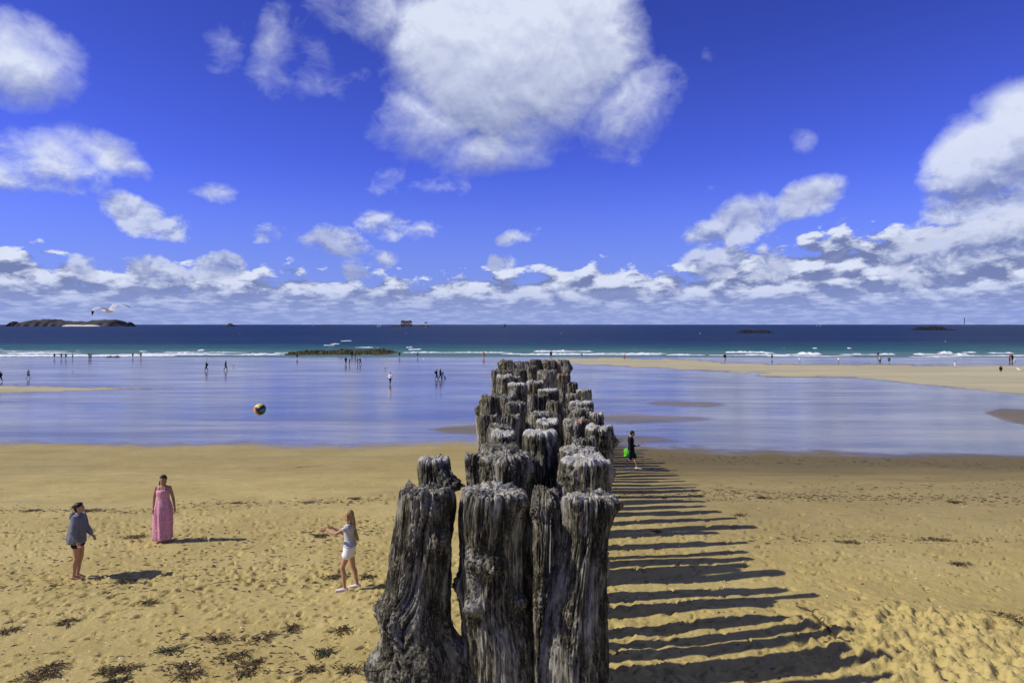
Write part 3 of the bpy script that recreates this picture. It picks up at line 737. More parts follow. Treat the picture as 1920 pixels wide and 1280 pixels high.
# ------------------------------------------------------------------ figures
def col(name, c, rough=0.85, var=0.08, vs=12.0, spec=0.2): return mat(name, c, rough, spec, var, vs)
class Lump:
    """collects closed tubes and ellipsoids, then fuses them into one skin"""
    def __init__(s): s.v = []; s.f = []
    def rings(s, R_, cap=True):
        b = len(s.v); n = len(R_[0])
        for r in R_: s.v += [tuple(p) for p in r]
        for i in range(len(R_) - 1):
            for j in range(n):
                k = (j + 1) % n; s.f.append((b + i * n + j, b + i * n + k, b + (i + 1) * n + k, b + (i + 1) * n + j))
        if cap:
            s.f.append(tuple(b + j for j in reversed(range(n)))); e = b + (len(R_) - 1) * n; s.f.append(tuple(e + j for j in range(n)))
        return s
    def tube(s, pts, rad, n=14, flat=1.0, side=(0, 1, 0)):
        """rad: radii; flat squashes along the second axis; side: preferred width direction"""
        P = [Vector(p) for p in pts]; out = []
        for i, p in enumerate(P):
            d = (P[min(i + 1, len(P) - 1)] - P[max(i - 1, 0)]).normalized()
            u = Vector(side); u = (u - d * u.dot(d))
            if u.length < 1e-3: u = Vector((1, 0, 0)) - d * d.x
            u.normalize(); w = d.cross(u)
            r = rad[i] if isinstance(rad[i], tuple) else (rad[i], rad[i] * flat)
            out.append([p + u * math.cos(a) * r[0] + w * math.sin(a) * r[1] for a in [2 * math.pi * j / n for j in range(n)]])
        d0 = (P[1] - P[0]).normalized(); d1 = (P[-1] - P[-2]).normalized()
        def rr(i): return rad[i][1] if isinstance(rad[i], tuple) else rad[i] * flat
        out.insert(0, [P[0] + (q - P[0]) * .55 - d0 * rr(0) * .6 for q in out[0]])
        out.append([P[-1] + (q - P[-1]) * .55 + d1 * rr(-1) * .6 for q in out[-1]])
        return s.rings(out)
    def hor(s, L, n=28, fold=None):
        """horizontal ellipses: (x, y, z, rx, ry)"""
        out = []
        for i, (x, y, z, rx, ry) in enumerate(L):
            r = []
            for j in range(n):
                a = 2 * math.pi * j / n; k = 1 + (fold(a, i, z) if fold else 0); r.append(Vector((x + rx * k * math.cos(a), y + ry * k * math.sin(a), z)))
            out.append(r)
        return s.rings(out)
    def ell(s, c, r, rot=(0, 0, 0), n=14):
        M = Matrix.Translation(c) @ (Matrix.Rotation(rot[2], 4, 'Z') @ Matrix.Rotation(rot[1], 4, 'Y') @ Matrix.Rotation(rot[0], 4, 'X'))
        out = []
        for i in range(1, n):
            t_ = math.pi * i / n; out.append([M @ Vector((r[0] * math.sin(t_) * math.cos(a), r[1] * math.sin(t_) * math.sin(a), -r[2] * math.cos(t_))) for a in [2 * math.pi * j / 16 for j in range(16)]])
        return s.rings(out)
    def build(s, name, m, parent=None, voxel=0.01, smooth=3, scale=1.0):
        me = bpy.data.meshes.new(name); me.from_pydata([tuple(c * scale for c in v) for v in s.v], [], s.f); me.update()
        o = bpy.data.objects.new(name, me); COL.objects.link(o)
        if voxel:
            md = o.modifiers.new('r', 'REMESH'); md.mode = 'VOXEL'; md.voxel_size = voxel * scale
            if smooth: ms = o.modifiers.new('s', 'SMOOTH'); ms.iterations = smooth; ms.factor = 0.5
            new = bpy.data.meshes.new_from_object(o.evaluated_get(bpy.context.evaluated_depsgraph_get()))
            o.modifiers.clear(); o.data = new; bpy.data.meshes.remove(me); new.name = name; me = new
        me.polygons.foreach_set('use_smooth', [True] * len(me.polygons)); me.materials.append(m)
        if parent is not None: o.parent = parent
        return o

V = Vector
SK = dict(lean=0.0, sx=0.0, la=(0.02, .10, .08), lk=(.03, .10, .48), ra=(0.02, -.10, .08), rk=(.03, -.10, .48),
          le=(-.03, .24, 1.13), lw=(.04, .26, .88), re=(-.03, -.24, 1.13), rw=(.04, -.26, .88), head=(0.0, 0, 1.575), pitch=0.0, hy=0.0, ltoe=None, rtoe=None, fem=1)
def torso_rings(p, inf=0.0, z0=0.80, z1=1.52):
    f = p['fem']; L = [(.80, .085, .135), (.86, .115, .165 if f else .16), (.92, .118, .168 if f else .158), (1.0, .105, .150), (1.08, .092, .124 if f else .140), (1.16, .098, .128 if f else .148), (1.25, .112, .145 if f else .165), (1.32, .110, .155 if f else .178), (1.38, .088, .155 if f else .180), (1.42, .066, .115 if f else .14), (1.455, .055, .062), (1.52, .048, .050)]
    out = []
    for z, rx, ry in L:
        if z0 - 1e-6 <= z <= z1 + 1e-6: out.append((p['sx'] + p['lean'] * (z - .85), 0, z, rx + inf, ry + inf))
    return out
def shoulder(p, s): return V((p['sx'] + p['lean'] * .53, s * (.155 if p['fem'] else .18), 1.385))
def hip(p, s): return V((p['sx'], s * .085, .88))
def hand(B, w, d, thumb, curl=0.4, s=1.0):
    """palm and five separate fingers at wrist w pointing along d"""
    w = V(w); d = V(d).normalized(); th = V(thumb); th = (th - d * th.dot(d)).normalized(); nrm = d.cross(th)
    B.tube([w, w + d * .045, w + d * .085], [(.024, .017), (.036, .014), (.038, .012)], 12, side=th)
    for k, (off, ln) in enumerate(((.029, .068), (.010, .078), (-.010, .072), (-.028, .055))):
        a = w + d * .075 + th * off; q = [a]; dd = d.copy()
        for i in range(3):
            dd = (dd + nrm * curl * .45).normalized(); q.append(q[-1] + dd * ln / 3)
        B.tube(q, [.0095, .009, .0085, .007], 8)
    a = w + d * .03 + th * .026; B.tube([a, a + (th * .8 + d * .6).normalized() * .035, a + (th * .5 + d * .9 + nrm * .3).normalized() * .062], [.011, .010, .008], 8)
def body(p, m, parent, voxel=.009, scale=1.0, detail=True, fleshy=1.0):
    B = Lump(); B.hor(torso_rings(p))
    for s, k, a, toe in ((1, 'lk', 'la', 'ltoe'), (-1, 'rk', 'ra', 'rtoe')):
        h, kn, an = hip(p, s), V(p[k]), V(p[a])
        c = kn.lerp(an, .33) + V((-.018, 0, 0))
        B.tube([h, h.lerp(kn, .35), kn, c, kn.lerp(an, .7), an], [.086 * fleshy, .078 * fleshy, .052, .053, .038, .034])
        td = V(p[toe]) if p[toe] else V((1, 0, -.12)); td.normalize()
        if detail or True:
            heel = an + V((0, 0, -.045)) - td * .045
            B.tube([heel, an + td * .02 + V((0, 0, -.025)), an + td * .09 + V((0, 0, -.04)), an + td * .165 + V((0, 0, -.052))], [(.032, .030), (.034, .034), (.042, .022), (.036, .012)], 12, side=(0, 1, 0))
    for s, e, w in ((1, 'le', 'lw'), (-1, 're', 'rw')):
        sh, el, wr = shoulder(p, s), V(p[e]), V(p[w])
        B.tube([V((sh.x, sh.y * .6, 1.385)), sh, sh.lerp(el, .3), el, el.lerp(wr, .3), wr], [.055, .052, .045, .036, .036, .025])
        d = (wr - el).normalized(); 
        if detail: hand(B, wr, p.get('hd' + e[0], d + V((.15, 0, 0))), p.get('th' + e[0], V((1, -s * .3, .2))), p.get('curl', .4))
        else: B.tube([wr, wr + d * .08, wr + d * .15], [(.03, .018), (.04, .02), (.022, .014)])
    hd = V(p['head']); q = Matrix.Rotation(p['pitch'], 3, 'Y')
    def H(x, y, z): return hd + q @ V((x, y, z))
    B.tube([(p['sx'] + p['lean'] * .58, 0, 1.42), H(-.025, 0, -.06)], [.052, .050])
    B.ell(H(-.008, 0, .015), (.097, .077, .108), (0, p['pitch'], 0)); B.ell(H(.025, 0, -.05), (.062, .055, .068), (0, p['pitch'], 0))
    if detail:
        B.tube([H(.083, 0, .02), H(.104, 0, -.012), H(.092, 0, -.025)], [.010, .014, .010], 8)
        for s in (1, -1): B.ell(H(-.005, s * .077, -.005), (.018, .010, .030), (0, p['pitch'], 0), 8)
        B.ell(H(.078, 0, -.055), (.014, .026, .012), (0, 0, 0), 8)
    o = B.build('body', m, parent, voxel, 3, scale)
    if detail:
        for s in (1, -1):
            e = Lump().ell(H(.083, s * .030, .008), (.007, .012, .006), (0, 0, 0), 6).build('eye', col('eye_dark', (.02, .015, .012), .3), parent, 0, 0, scale)
        Lump().ell(H(.090, 0, -.056), (.006, .022, .005), (0, 0, 0), 6).build('mouth', col('lips', (.35, .12, .10), .5), parent, 0, 0, scale)
    return o, H
SKIN_T = lambda: col('skin_tan', (.46, .25, .15), .55, .05, 6, .35)
SKIN_P = lambda: col('skin_pale', (.52, .32, .21), .55, .05, 6, .35)
SKIN_D = lambda: col('skin_brown', (.27, .14, .08), .55, .05, 6, .35)
def person(X, Y, h, rz, label, group=None, d=None):
    p = at(X, Y) if d is None else at(X, Y, d)
    p.z = float(relief(np.array([p.x]), np.array([p.y]))[0]) - .01
    return empty('person', p, rz, label, 'person', group)

def build_ball_girl():
    sc = 1.60 / 1.70; root = person(655, 1103, 1.6, math.pi + .08, 'girl with long blonde hair, striped grey top and white shorts, arms stretched out forward')
    p = dict(SK, lean=-.02, sx=.0, lk=(.135, .08, .50), la=(.085, .09, .08), rk=(-.06, -.09, .47), ra=(-.155, -.10, .08),
             re=(.165, -.26, 1.11), rw=(.36, -.16, 1.27), le=(.25, .22, 1.26), lw=(.45, .10, 1.32), head=(.02, 0, 1.575), pitch=.0, thl=V((0, -.2, 1)), thr=V((0, .2, 1)), hdl=V((1, 0, .1)), hdr=V((1, .1, .35)), curl=.15)
    b, H = body(p, SKIN_T(), root, .008, sc)
    # off-the-shoulder striped top
    def stripes(t, pr, tc):
        x, y, z = t.sep(tc); w = (z * 260.0)._m('SINE').smooth(-.2, .35); n = t.noise(tc, 9, 3)
        t.links.new(t.mix(w, (.72, .72, .75), (.15, .16, .20)), pr.inputs['Base Color'])
    m = mat('striped_jersey', build=stripes, rough=.9)
    T1 = Lump(); R_ = [q for q in torso_rings(p, .018, .98, 1.39)]; R_[0] = (R_[0][0] - .01, 0, .95, R_[0][3] + .025, R_[0][4] + .03); T1.hor(R_)
    for s, e in ((1, 'le'), (-1, 're')):
        sh, el = shoulder(p, s), V(p[e]); T1.tube([sh.lerp(V((sh.x, 0, 1.33)), .5), sh.lerp(el, .12), sh.lerp(el, .42)], [.075, .068, .060])
    T1.build('shirt', m, root, .009, 3, sc)
    sh = Lump().hor(torso_rings(p, .016, .80, 1.0)[::1])
    for s, k in ((1, 'lk'), (-1, 'rk')):
        h, kn = hip(p, s), V(p[k]); sh.tube([h + V((0, 0, .04)), h.lerp(kn, .12), h.lerp(kn, .36)], [.10, .102, .108])
    so_ = sh.build('shorts', col('white_denim', (.78, .77, .80), .9, .05), root, .009, 2, sc)
    for s, k, a in ((1, 'lk', 'la'), (-1, 'rk', 'ra')):
        an = V(p[a]); sl_ = Lump().tube([an + V((-.055, 0, -.045)), an + V((0, 0, -.03)), an + V((.09, 0, -.042)), an + V((.185, 0, -.052))], [(.040, .034), (.043, .042), (.048, .028), (.040, .018)])
        so1 = sl_.build('shoe', col('pale_canvas', (.66, .56, .54), .9), root, .007, 2, sc)
        Lump().tube([an + V((-.06, 0, -.074)), an + V((.06, 0, -.074)), an + V((.19, 0, -.072))], [(.042, .008), (.048, .008), (.040, .008)]).build('sole', col('white_rubber', (.7, .68, .66), .7), so1, .006, 1, sc)
    hr = Lump(); hr.ell(H(-.022, 0, .035), (.102, .088, .105)); hr.ell(H(-.07, 0, -.05), (.055, .075, .10))
    hr.tube([H(-.075, 0, .02), H(-.105, 0, -.12), H(-.125, .0, -.27), H(-.16, 0, -.42), H(-.185, 0, -.50)], [(.078, .045), (.082, .045), (.072, .036), (.045, .022), (.015, .01)])
    for k in range(7):
        y = (k - 3) * .022; hr.tube([H(-.09, y, -.05), H(-.12 - .01 * (k % 3), y * 1.2, -.25), H(-.165 - .02 * (k % 2), y * 1.5, -.44), H(-.20 - .02 * (k % 3), y * 1.7, -.55)], [.022, .018, .013, .005], 8)
    hr.tube([H(.02, .075, .06), H(.005, .085, -.06), H(.0, .085, -.20), H(-.02, .08, -.30)], [.016, .02, .018, .006], 8); hr.tube([H(.02, -.075, .06), H(-.0, -.085, -.06), H(-.02, -.09, -.20), H(-.05, -.09, -.32)], [.016, .02, .018, .006], 8)
    def hairm(t, pr, tc):
        n = t.noise(t.scale(tc, (60, 60, 6)), 1.5, 4); t.links.new(t.mix(n.smooth(.35, .65), (.17, .10, .035), (.50, .36, .15)), pr.inputs['Base Color'])
    hr.build('hair', mat('blonde_hair', build=hairm, rough=.55), root, .007, 1, sc)
build_ball_girl()

def build_hoodie():
    sc = 1.60 / 1.70; root = person(144, 1083, 1.6, .12, 'person in an oversized grey hoodie with bare legs, looking up at the ball')
    p = dict(SK, lean=.03, sx=.02, lk=(.06, .07, .48), la=(-.02, .075, .08), rk=(.03, -.07, .48), ra=(-.03, -.075, .08),
             re=(.05, -.23, 1.12), rw=(.13, -.25, .88), le=(.08, .23, 1.12), lw=(.22, .22, .90), head=(.055, 0, 1.575), pitch=-.28, curl=.5)
    b, H = body(p, SKIN_T(), root, .008, sc, fleshy=1.08)
    m = mat('grey_fleece', (.165, .175, .205), .95, .1, .15, 8, .5, 90)
    def fold(a, i, z): return .035 * math.sin(a * 5 + z * 9) + .02 * math.sin(a * 9 - z * 14)
    T1 = Lump(); T1.hor([(.01, 0, .80, .165, .20), (.0, 0, .84, .185, .225), (-.005, 0, .92, .19, .228), (.0, 0, 1.02, .180, .215), (.01, 0, 1.14, .168, .205), (.02, 0, 1.26, .155, .205), (.03, 0, 1.35, .130, .20), (.035, 0, 1.41, .10, .16), (.035, 0, 1.455, .075, .085)], fold=fold)
    for s, e, w in ((1, 'le', 'lw'), (-1, 're', 'rw')):
        sh, el, wr = shoulder(p, s), V(p[e]), V(p[w]); T1.tube([V((sh.x, sh.y * .5, 1.36)), sh, sh.lerp(el, .5), el + V((-.01, 0, -.02)), el.lerp(wr, .6), el.lerp(wr, .93)], [.085, .085, .082, .080, .062, .042])
    T1.tube([(-.055, -.06, 1.45), (-.105, 0, 1.42), (-.055, .06, 1.45)], [.045, .06, .045]); T1.ell((-.09, 0, 1.38), (.06, .10, .075))
    T1.build('hoodie', m, root, .010, 2, sc)
    Lump().tube([(.11, -.10, 1.07), (.165, 0, 1.05), (.11, .10, 1.07)], [(.075, .014)] * 3, side=(0, 0, 1)).build('hoodie_pocket', m, root, .010, 1, sc)
    sh = Lump().hor([(0.01, 0, .80, .115, .155), (.01, 0, .87, .14, .18)])
    for s, k in ((1, 'lk'), (-1, 'rk')):
        h, kn = hip(p, s), V(p[k]); sh.tube([h, h.lerp(kn, .34)], [.10, .105])
    sh.build('shorts', col('black_cotton', (.018, .018, .022), .9), root, .010, 2, sc)
    hr = Lump(); hr.ell(H(-.028, 0, .03), (.096, .085, .098)); hr.ell(H(-.115, 0, .055), (.035, .04, .035)); hr.ell(H(-.06, 0, -.04), (.05, .07, .05)); hr.ell(H(.02, 0, .075), (.070, .078, .045)); hr.ell(H(.0, 0, .05), (.085, .084, .06))
    hr.build('hair', col('dark_hair', (.022, .014, .010), .5, .2, 40), root, .008, 1, sc)
build_hoodie()

def build_dress():
    sc = 1.66 / 1.70; root = person(306, 1015, 1.66, -math.pi / 2 + .12, 'woman in a long pink sleeveless dress facing the camera, dark hair tied back')
    p = dict(SK, lean=.0, lk=(.10, .08, .48), la=(.06, .085, .08), rk=(.0, -.08, .48), ra=(-.08, -.09, .08), le=(-.03, .225, 1.13), lw=(.02, .285, .89), re=(-.04, -.235, 1.12), rw=(.05, -.22, .88), head=(.01, 0, 1.575), pitch=-.05)
    b, H = body(p, col('skin_sunned', (.34, .19, .12), .55, .05, 6, .35), root, .008, sc)
    def dressm(t, pr, tc):
        vo = t.node('ShaderNodeTexVoronoi'); t.links.new(tc, vo.inputs[0]); vo.inputs['Scale'].default_value = 24
        k = E(t, vo.outputs['Distance']).smooth(.2, .34); n = t.noise(tc, 5, 3)
        t.links.new(t.mix(k * .75, (.80, .53, .59), (.50, .16, .26)), pr.inputs['Base Color'])
    m = mat('pink_print_cotton', build=dressm, rough=.9)
    def fold(a, i, z): k = max(0, min(1, (1.15 - z) / .5)); return k * (.13 * math.sin(a * 6 + .8 + 1.2 * z) + .07 * math.sin(a * 11 + 5 * z)) + .02 * math.sin(a * 9 + z * 11)
    n = 56
    T1 = Lump(); T1.hor([(.03, .0, .085, .20, .215), (.03, .0, .11, .205, .222), (.02, .0, .30, .19, .212), (.02, 0, .50, .185, .215), (.015, -.005, .70, .18, .212), (.01, 0, .86, .165, .205), (0, 0, .98, .145, .185), (0, 0, 1.08, .122, .155), (.0, 0, 1.18, .120, .150), (.012, 0, 1.26, .138, .162), (.015, 0, 1.31, .128, .155), (.01, 0, 1.34, .105, .130)], n, fold)
    T1.build('dress', m, root, .0, 0, sc)
    for s in (1, -1): Lump().tube([(.105, s * .075, 1.32), (.075, s * .07, 1.40), (0.0, s * .062, 1.45), (-.06, s * .075, 1.40), (-.095, s * .085, 1.33)], [(.013, .006)] * 5).build('strap', col('pink_strap', (.60, .12, .22), .8), root, 0, 0, sc)
    hr = Lump(); hr.ell(H(-.03, 0, .035), (.090, .087, .098)); hr.ell(H(.03, 0, .075), (.055, .075, .045)); hr.ell(H(-.07, 0, -.05), (.045, .065, .07)); hr.tube([H(-.05, -.085, -.02), H(-.02, -.09, -.09), H(0, -.085, -.14)], [.022, .02, .012])
    hr.build('hair', col('brown_hair', (.030, .018, .012), .5, .2, 40), root, .008, 1, sc)
    for s, a in ((1, 'la'), (-1, 'ra')): 
        an = V(p[a]); Lump().tube([an + V((-.06, 0, -.076)), an + V((.06, 0, -.076)), an + V((.18, 0, -.074))], [(.038, .007), (.044, .007), (.038, .007)]).build('sandal', col('tan_leather', (.30, .18, .09), .7), root, .007, 1, sc)
build_dress()

def build_man():
    sc = 1.74 / 1.70; root = person(1184, 881, 1.74, .05, 'man in black top and navy shorts striding past the posts, phone raised')
    p = dict(SK, fem=0, lean=-.04, sx=-.01, lk=(.18, .09, .50), la=(.26, .09, .09), rk=(-.08, -.09, .48), ra=(-.32, -.09, .13), rtoe=(1, 0, -.35), re=(-.03, -.27, 1.10), rw=(.24, -.22, 1.06), le=(-.02, .26, 1.12), lw=(.05, .27, .88), head=(.05, 0, 1.575), pitch=.08, hdr=V((.75, .1, .65)), thr=V((0, .3, .9)), curl=.6)
    b, H = body(p, SKIN_T(), root, .009, sc)
    blk = col('black_jersey', (.012, .012, .016), .9); T1 = Lump(); R_ = torso_rings(p, .026, .86, 1.42); T1.hor(R_ + [(R_[-1][0], 0, 1.45, .07, .08)])
    for s, e in ((1, 'le'), (-1, 're')):
        sh, el, wr = shoulder(p, s), V(p[e]), V(p[e[0] + 'w']); T1.tube([V((sh.x, sh.y * .5, 1.36)), sh, sh.lerp(el, .5), el, el.lerp(wr, .45)], [.07, .074, .066, .058, .050])
    T1.build('shirt', blk, root, .010, 3, sc)
    sh_ = Lump().hor(torso_rings(p, .022, .80, 1.0))
    for s, k in ((1, 'lk'), (-1, 'rk')):
        h, kn = hip(p, s), V(p[k]); sh_.tube([h + V((0, 0, .03)), h.lerp(kn, .3), h.lerp(kn, .92)], [.10, .108, .092])
    sh_.build('shorts', col('navy_cotton', (.014, .018, .045), .9), root, .010, 2, sc)
    for a, td in (('la', V((1, 0, -.1))), ('ra', V((1, 0, -.35)))):
        an = V(p[a]); td.normalize(); Lump().tube([an - td * .06 + V((0, 0, -.045)), an + V((0, 0, -.03)), an + td * .10 + V((0, 0, -.042)), an + td * .20 + V((0, 0, -.05))], [(.042, .036), (.046, .048), (.050, .034), (.042, .022)]).build('shoe', col('white_trainer', (.74, .73, .74), .7), root, .008, 2, sc)
    hr = Lump(); hr.ell(H(-.02, 0, .03), (.100, .082, .098)); hr.ell(H(-.06, 0, -.02), (.05, .07, .06)); hr.build('hair', col('black_hair', (.010, .008, .008), .5, .2, 40), root, .009, 1, sc)
    bpy.context.view_layer.update(); M = Matrix.Translation(root.location) @ Matrix.Rotation(.05, 4, 'Z')
    ph = empty('phone', M @ (V((.37, -.20, 1.16)) * sc), .05, 'dark mobile phone held up in front of the man in black', 'phone')
    B = Lump(); dd = V((.75, .1, .65)).normalized(); B.tube([V((0, 0, 0)) - dd * .02, dd * .13], [(.038, .006)] * 2, 4 * 3, side=(.1, 1, 0)); B.build('phone_case', col('phone_black', (.02, .02, .025), .3), ph, 0, 0)
    Lump().tube([V((-.004, 0, .008)), V((-.004, 0, .008)) + dd * .11], [(.033, .003)] * 2, 12, side=(.1, 1, 0)).build('screen', col('phone_glass', (.05, .06, .08), .1, 0, 1, .5), ph, 0, 0)
    bag = empty('beach_bag', M @ (V((.02, .30, .52)) * sc), .05, 'limp neon green beach bag hanging at the far side of the man in black', 'bag')
    def f2(a, i, z): return .10 * math.sin(a * 5 + i) + .06 * math.sin(a * 8)
    Bg = Lump(); Bg.hor([(-.10, 0, .0, .20, .03), (.02, 0, .04, .30, .075), (.02, 0, .14, .30, .09), (-.03, 0, .22, .26, .08), (-.08, 0, .30, .20, .05), (-.12, 0, .36, .12, .03)], fold=f2)
    Bg.build('bag_body', mat('neon_nylon', (.16, .80, .03), .55, .4, .12, 8, .4, 30), bag, .012, 2)
    Lump().tube([(-.16, 0, .33), (-.05, 0, .40), (.02, 0, .42), (.0, 0, .40), (-.08, 0, .33)], [.014] * 5).build('handle', mat('neon_nylon'), bag, 0, 0)
build_man()

# ------------------------------------------------------------------ distant walkers
def far_protos():
    out = {}
    W = dict(SK, fem=0, lk=(.16, .09, .50), la=(.20, .09, .08), rk=(-.04, -.09, .48), ra=(-.28, -.09, .12), re=(-.08, -.25, 1.12), rw=(.10, -.25, .92), le=(.02, .25, 1.12), lw=(-.14, .26, .92), lean=.06, head=(.05, 0, 1.575))
    St = dict(SK, fem=0, lk=(.03, .11, .48), rk=(.03, -.11, .48))
    for nm, p in (('walk', W), ('stand', St)):
        tmp = {}
        tmp['body'] = body(p, col('skin_far', (.36, .22, .15)), None, .02, 1, False)[0]
        T1 = Lump().hor(torso_rings(p, .03, .86, 1.42))
        for s, e in ((1, 'le'), (-1, 're')):
            sh, el, wr = shoulder(p, s), V(p[e]), V(p[e[0] + 'w']); T1.tube([V((sh.x, sh.y * .5, 1.36)), sh, el, el.lerp(wr, .8)], [.075, .075, .062, .05])
        tmp['jacket'] = T1.build('jacket', col('cloth_far', (.1, .1, .1)), None, .02, 2)
        for kind, f in (('trousers', .98), ('shorts', .45)):
            L_ = Lump().hor(torso_rings(p, .02, .80, 1.0))
            for s, k, a in ((1, 'lk', 'la'), (-1, 'rk', 'ra')):
                h, kn, an = hip(p, s), V(p[k]), V(p[a])
                L_.tube([h, h.lerp(kn, .5), kn, kn.lerp(an, .85)] if f > .9 else [h, h.lerp(kn, .5), h.lerp(kn, .8)], [.10, .10, .08, .07] if f > .9 else [.10, .10, .09])
            tmp[kind] = L_.build(kind, col('cloth_far', (.1, .1, .1)), None, .02, 2)
        hd = V(p['head']); tmp['hair'] = Lump().ell(hd + V((-.02, 0, .03)), (.105, .088, .105)).build('hair', col('cloth_far', (.1, .1, .1)), None, .02, 1)
        pk = Lump().hor([(-.20, 0, .98, .09, .14), (-.22, 0, 1.1, .11, .16), (-.20, 0, 1.32, .09, .14), (-.16, 0, 1.40, .05, .10)]); tmp['backpack'] = pk.build('backpack', col('cloth_far', (.1, .1, .1)), None, .02, 2)
        out[nm] = {k: o.data for k, o in tmp.items()}
        for o in tmp.values(): bpy.data.objects.remove(o)
    return out
PR = far_protos()
CC = {'black': (.012, .012, .015), 'navy': (.015, .02, .05), 'grey': (.16, .16, .17), 'white': (.75, .75, .75), 'orange': (.65, .22, .05), 'red': (.40, .04, .03), 'skin': (.40, .24, .16), 'brown': (.09, .05, .03), 'green': (.03, .16, .08), 'blue': (.08, .16, .38), 'pale': (.50, .48, .45), 'blond': (.35, .24, .12)}
FARG = 'people strolling on the wet sand and along the surf'
# X, top row, foot row, pose, facing (0 right, 1 left, 2 away, 3 to camera), top, legs, kind, pack, label
FAR = [
    (1, 696, 715, 'walk', 1, 'black', 'black', 'trousers', 0, 'dark-clad walker cut by the left edge of the photo'),
    (53, 692, 709.5, 'walk', 0, 'pale', 'skin', 'shorts', 0, 'walker in a pale shirt alone on the wet sand at far left'),
    (102, 664, 672, 'stand', 3, 'black', 'navy', 'shorts', 0, 'leftmost of the small bathers standing in the shallow edge of the sea'),
    (115, 665, 672, 'stand', 2, 'grey', 'skin', 'shorts', 0, 'grey bather second from the left at the water edge'),
    (123.5, 663, 672.5, 'stand', 3, 'navy', 'black', 'shorts', 0, 'dark bather third from the left at the water edge'),
    (136, 664, 672, 'stand', 2, 'pale', 'skin', 'shorts', 0, 'pale faint bather between the dark group and the couple at the surf'),
    (167, 661, 672.5, 'stand', 0, 'black', 'navy', 'trousers', 0, 'left one of a close couple at the surf under the island'),
    (170.5, 662, 672.5, 'stand', 1, 'red', 'black', 'trousers', 0, 'reddish right one of the close couple at the surf under the island'),
    (249, 662, 671, 'stand', 3, 'navy', 'skin', 'shorts', 0, 'small figure at the surf, left of two just right of the long dark weed patch'),
    (264, 662, 671, 'stand', 2, 'skin', 'navy', 'shorts', 0, 'bare-chested bather at the surf right of the small navy figure'),
    (387, 678, 695, 'walk', 1, 'black', 'black', 'trousers', 1, 'walker in black with a small pack, left one of two above the ball'),
    (423, 676, 694, 'walk', 0, 'navy', 'brown', 'trousers', 0, 'dark walker, right one of two above the ball'),
    (557, 665, 673, 'stand', 2, 'navy', 'skin', 'shorts', 0, 'tiny bather standing at the left foot of the seaweed reef'),
    (648.5, 669, 682, 'stand', 3, 'black', 'black', 'trousers', 0, 'leftmost of four dark figures in a row below the reef'),
    (655.5, 671, 683, 'stand', 1, 'navy', 'black', 'trousers', 0, 'second of four dark figures in a row below the reef'),
    (670.5, 670, 682.5, 'stand', 0, 'black', 'navy', 'trousers', 0, 'third of four dark figures in a row below the reef'),
    (675.5, 670, 682.5, 'walk', 0, 'black', 'black', 'trousers', 1, 'last of four dark figures below the reef, carrying a pack'),
    (660, 658, 669, 'stand', 2, 'black', 'navy', 'trousers', 0, 'dark figure right in front of the reef, left of two'),
    (666, 657, 669.5, 'stand', 3, 'green', 'brown', 'trousers', 0, 'green-topped figure right in front of the reef, right of two'),
    (731.5, 698, 720, 'walk', 2, 'white', 'navy', 'trousers', 0, 'walker in a white top and dark trousers alone in the middle of the wet sand'),
    (818.5, 692, 711, 'walk', 0, 'black', 'navy', 'trousers', 1, 'walker with a backpack following the person with the pushchair'),
    (825.5, 690, 710.5, 'walk', 0, 'black', 'black', 'trousers', 0, 'person in black pushing a pushchair across the wet sand'),
    (749, 659, 669.5, 'stand', 3, 'black', 'navy', 'shorts', 0, 'dark bather at the right tip of the reef'),
    (783, 661, 669, 'stand', 2, 'green', 'black', 'shorts', 0, 'tiny greenish figure between the reef and the orange-clad one'),
    (907, 658, 671, 'stand', 3, 'orange', 'orange', 'trousers', 0, 'orange-clad figure standing left of the tops of the farthest posts'),
    (1033, 657, 671, 'stand', 2, 'black', 'skin', 'shorts', 0, 'person in a dark top with bare legs right above the farthest posts'),
    (1091, 660, 671, 'walk', 0, 'black', 'navy', 'shorts', 0, 'dark walker at the surf just right of the farthest posts'),
    (1171, 664, 675, 'walk', 1, 'red', 'skin', 'shorts', 0, 'reddish walker at the left end of the long sandbank'),
    (1359, 662, 678, 'stand', 2, 'black', 'pale', 'trousers', 0, 'figure in a black top and pale trousers in the shallows above the sandbank'),
    (1447.5, 665, 674, 'stand', 3, 'green', 'skin', 'shorts', 0, 'figure in a green top at the surf above the sandbank'),
    (1499, 669, 680, 'walk', 0, 'white', 'pale', 'shorts', 0, 'white-topped figure in the shallows, left one of two in white'),
    (1572, 671.5, 680.5, 'stand', 1, 'white', 'blue', 'shorts', 0, 'white-topped figure in the shallows, right one of two in white'),
    (1646.5, 660, 669, 'stand', 2, 'navy', 'navy', 'shorts', 0, 'bather out in the breaking waves on the right'),
    (1650, 667, 681, 'stand', 3, 'pale', 'navy', 'trousers', 0, 'figure with dark legs in the shallows, left one of a pair'),
    (1667, 668, 681, 'stand', 2, 'green', 'skin', 'shorts', 0, 'figure with bare legs in the shallows, right one of a pair'),
    (1791, 677, 691, 'walk', 3, 'white', 'white', 'shorts', 0, 'person all in white running over the sandbank'),
    (1876.5, 685, 700, 'stand', 2, 'black', 'skin', 'shorts', 0, 'person in a black top with bare legs on the sandbank by the right edge'),
    (1893.5, 663, 678, 'stand', 1, 'red', 'black', 'trousers', 0, 'left one of a dark couple at the surf by the right edge'),
    (1898, 663, 678, 'stand', 0, 'black', 'brown', 'trousers', 0, 'right one of a dark couple at the surf by the right edge'),
]
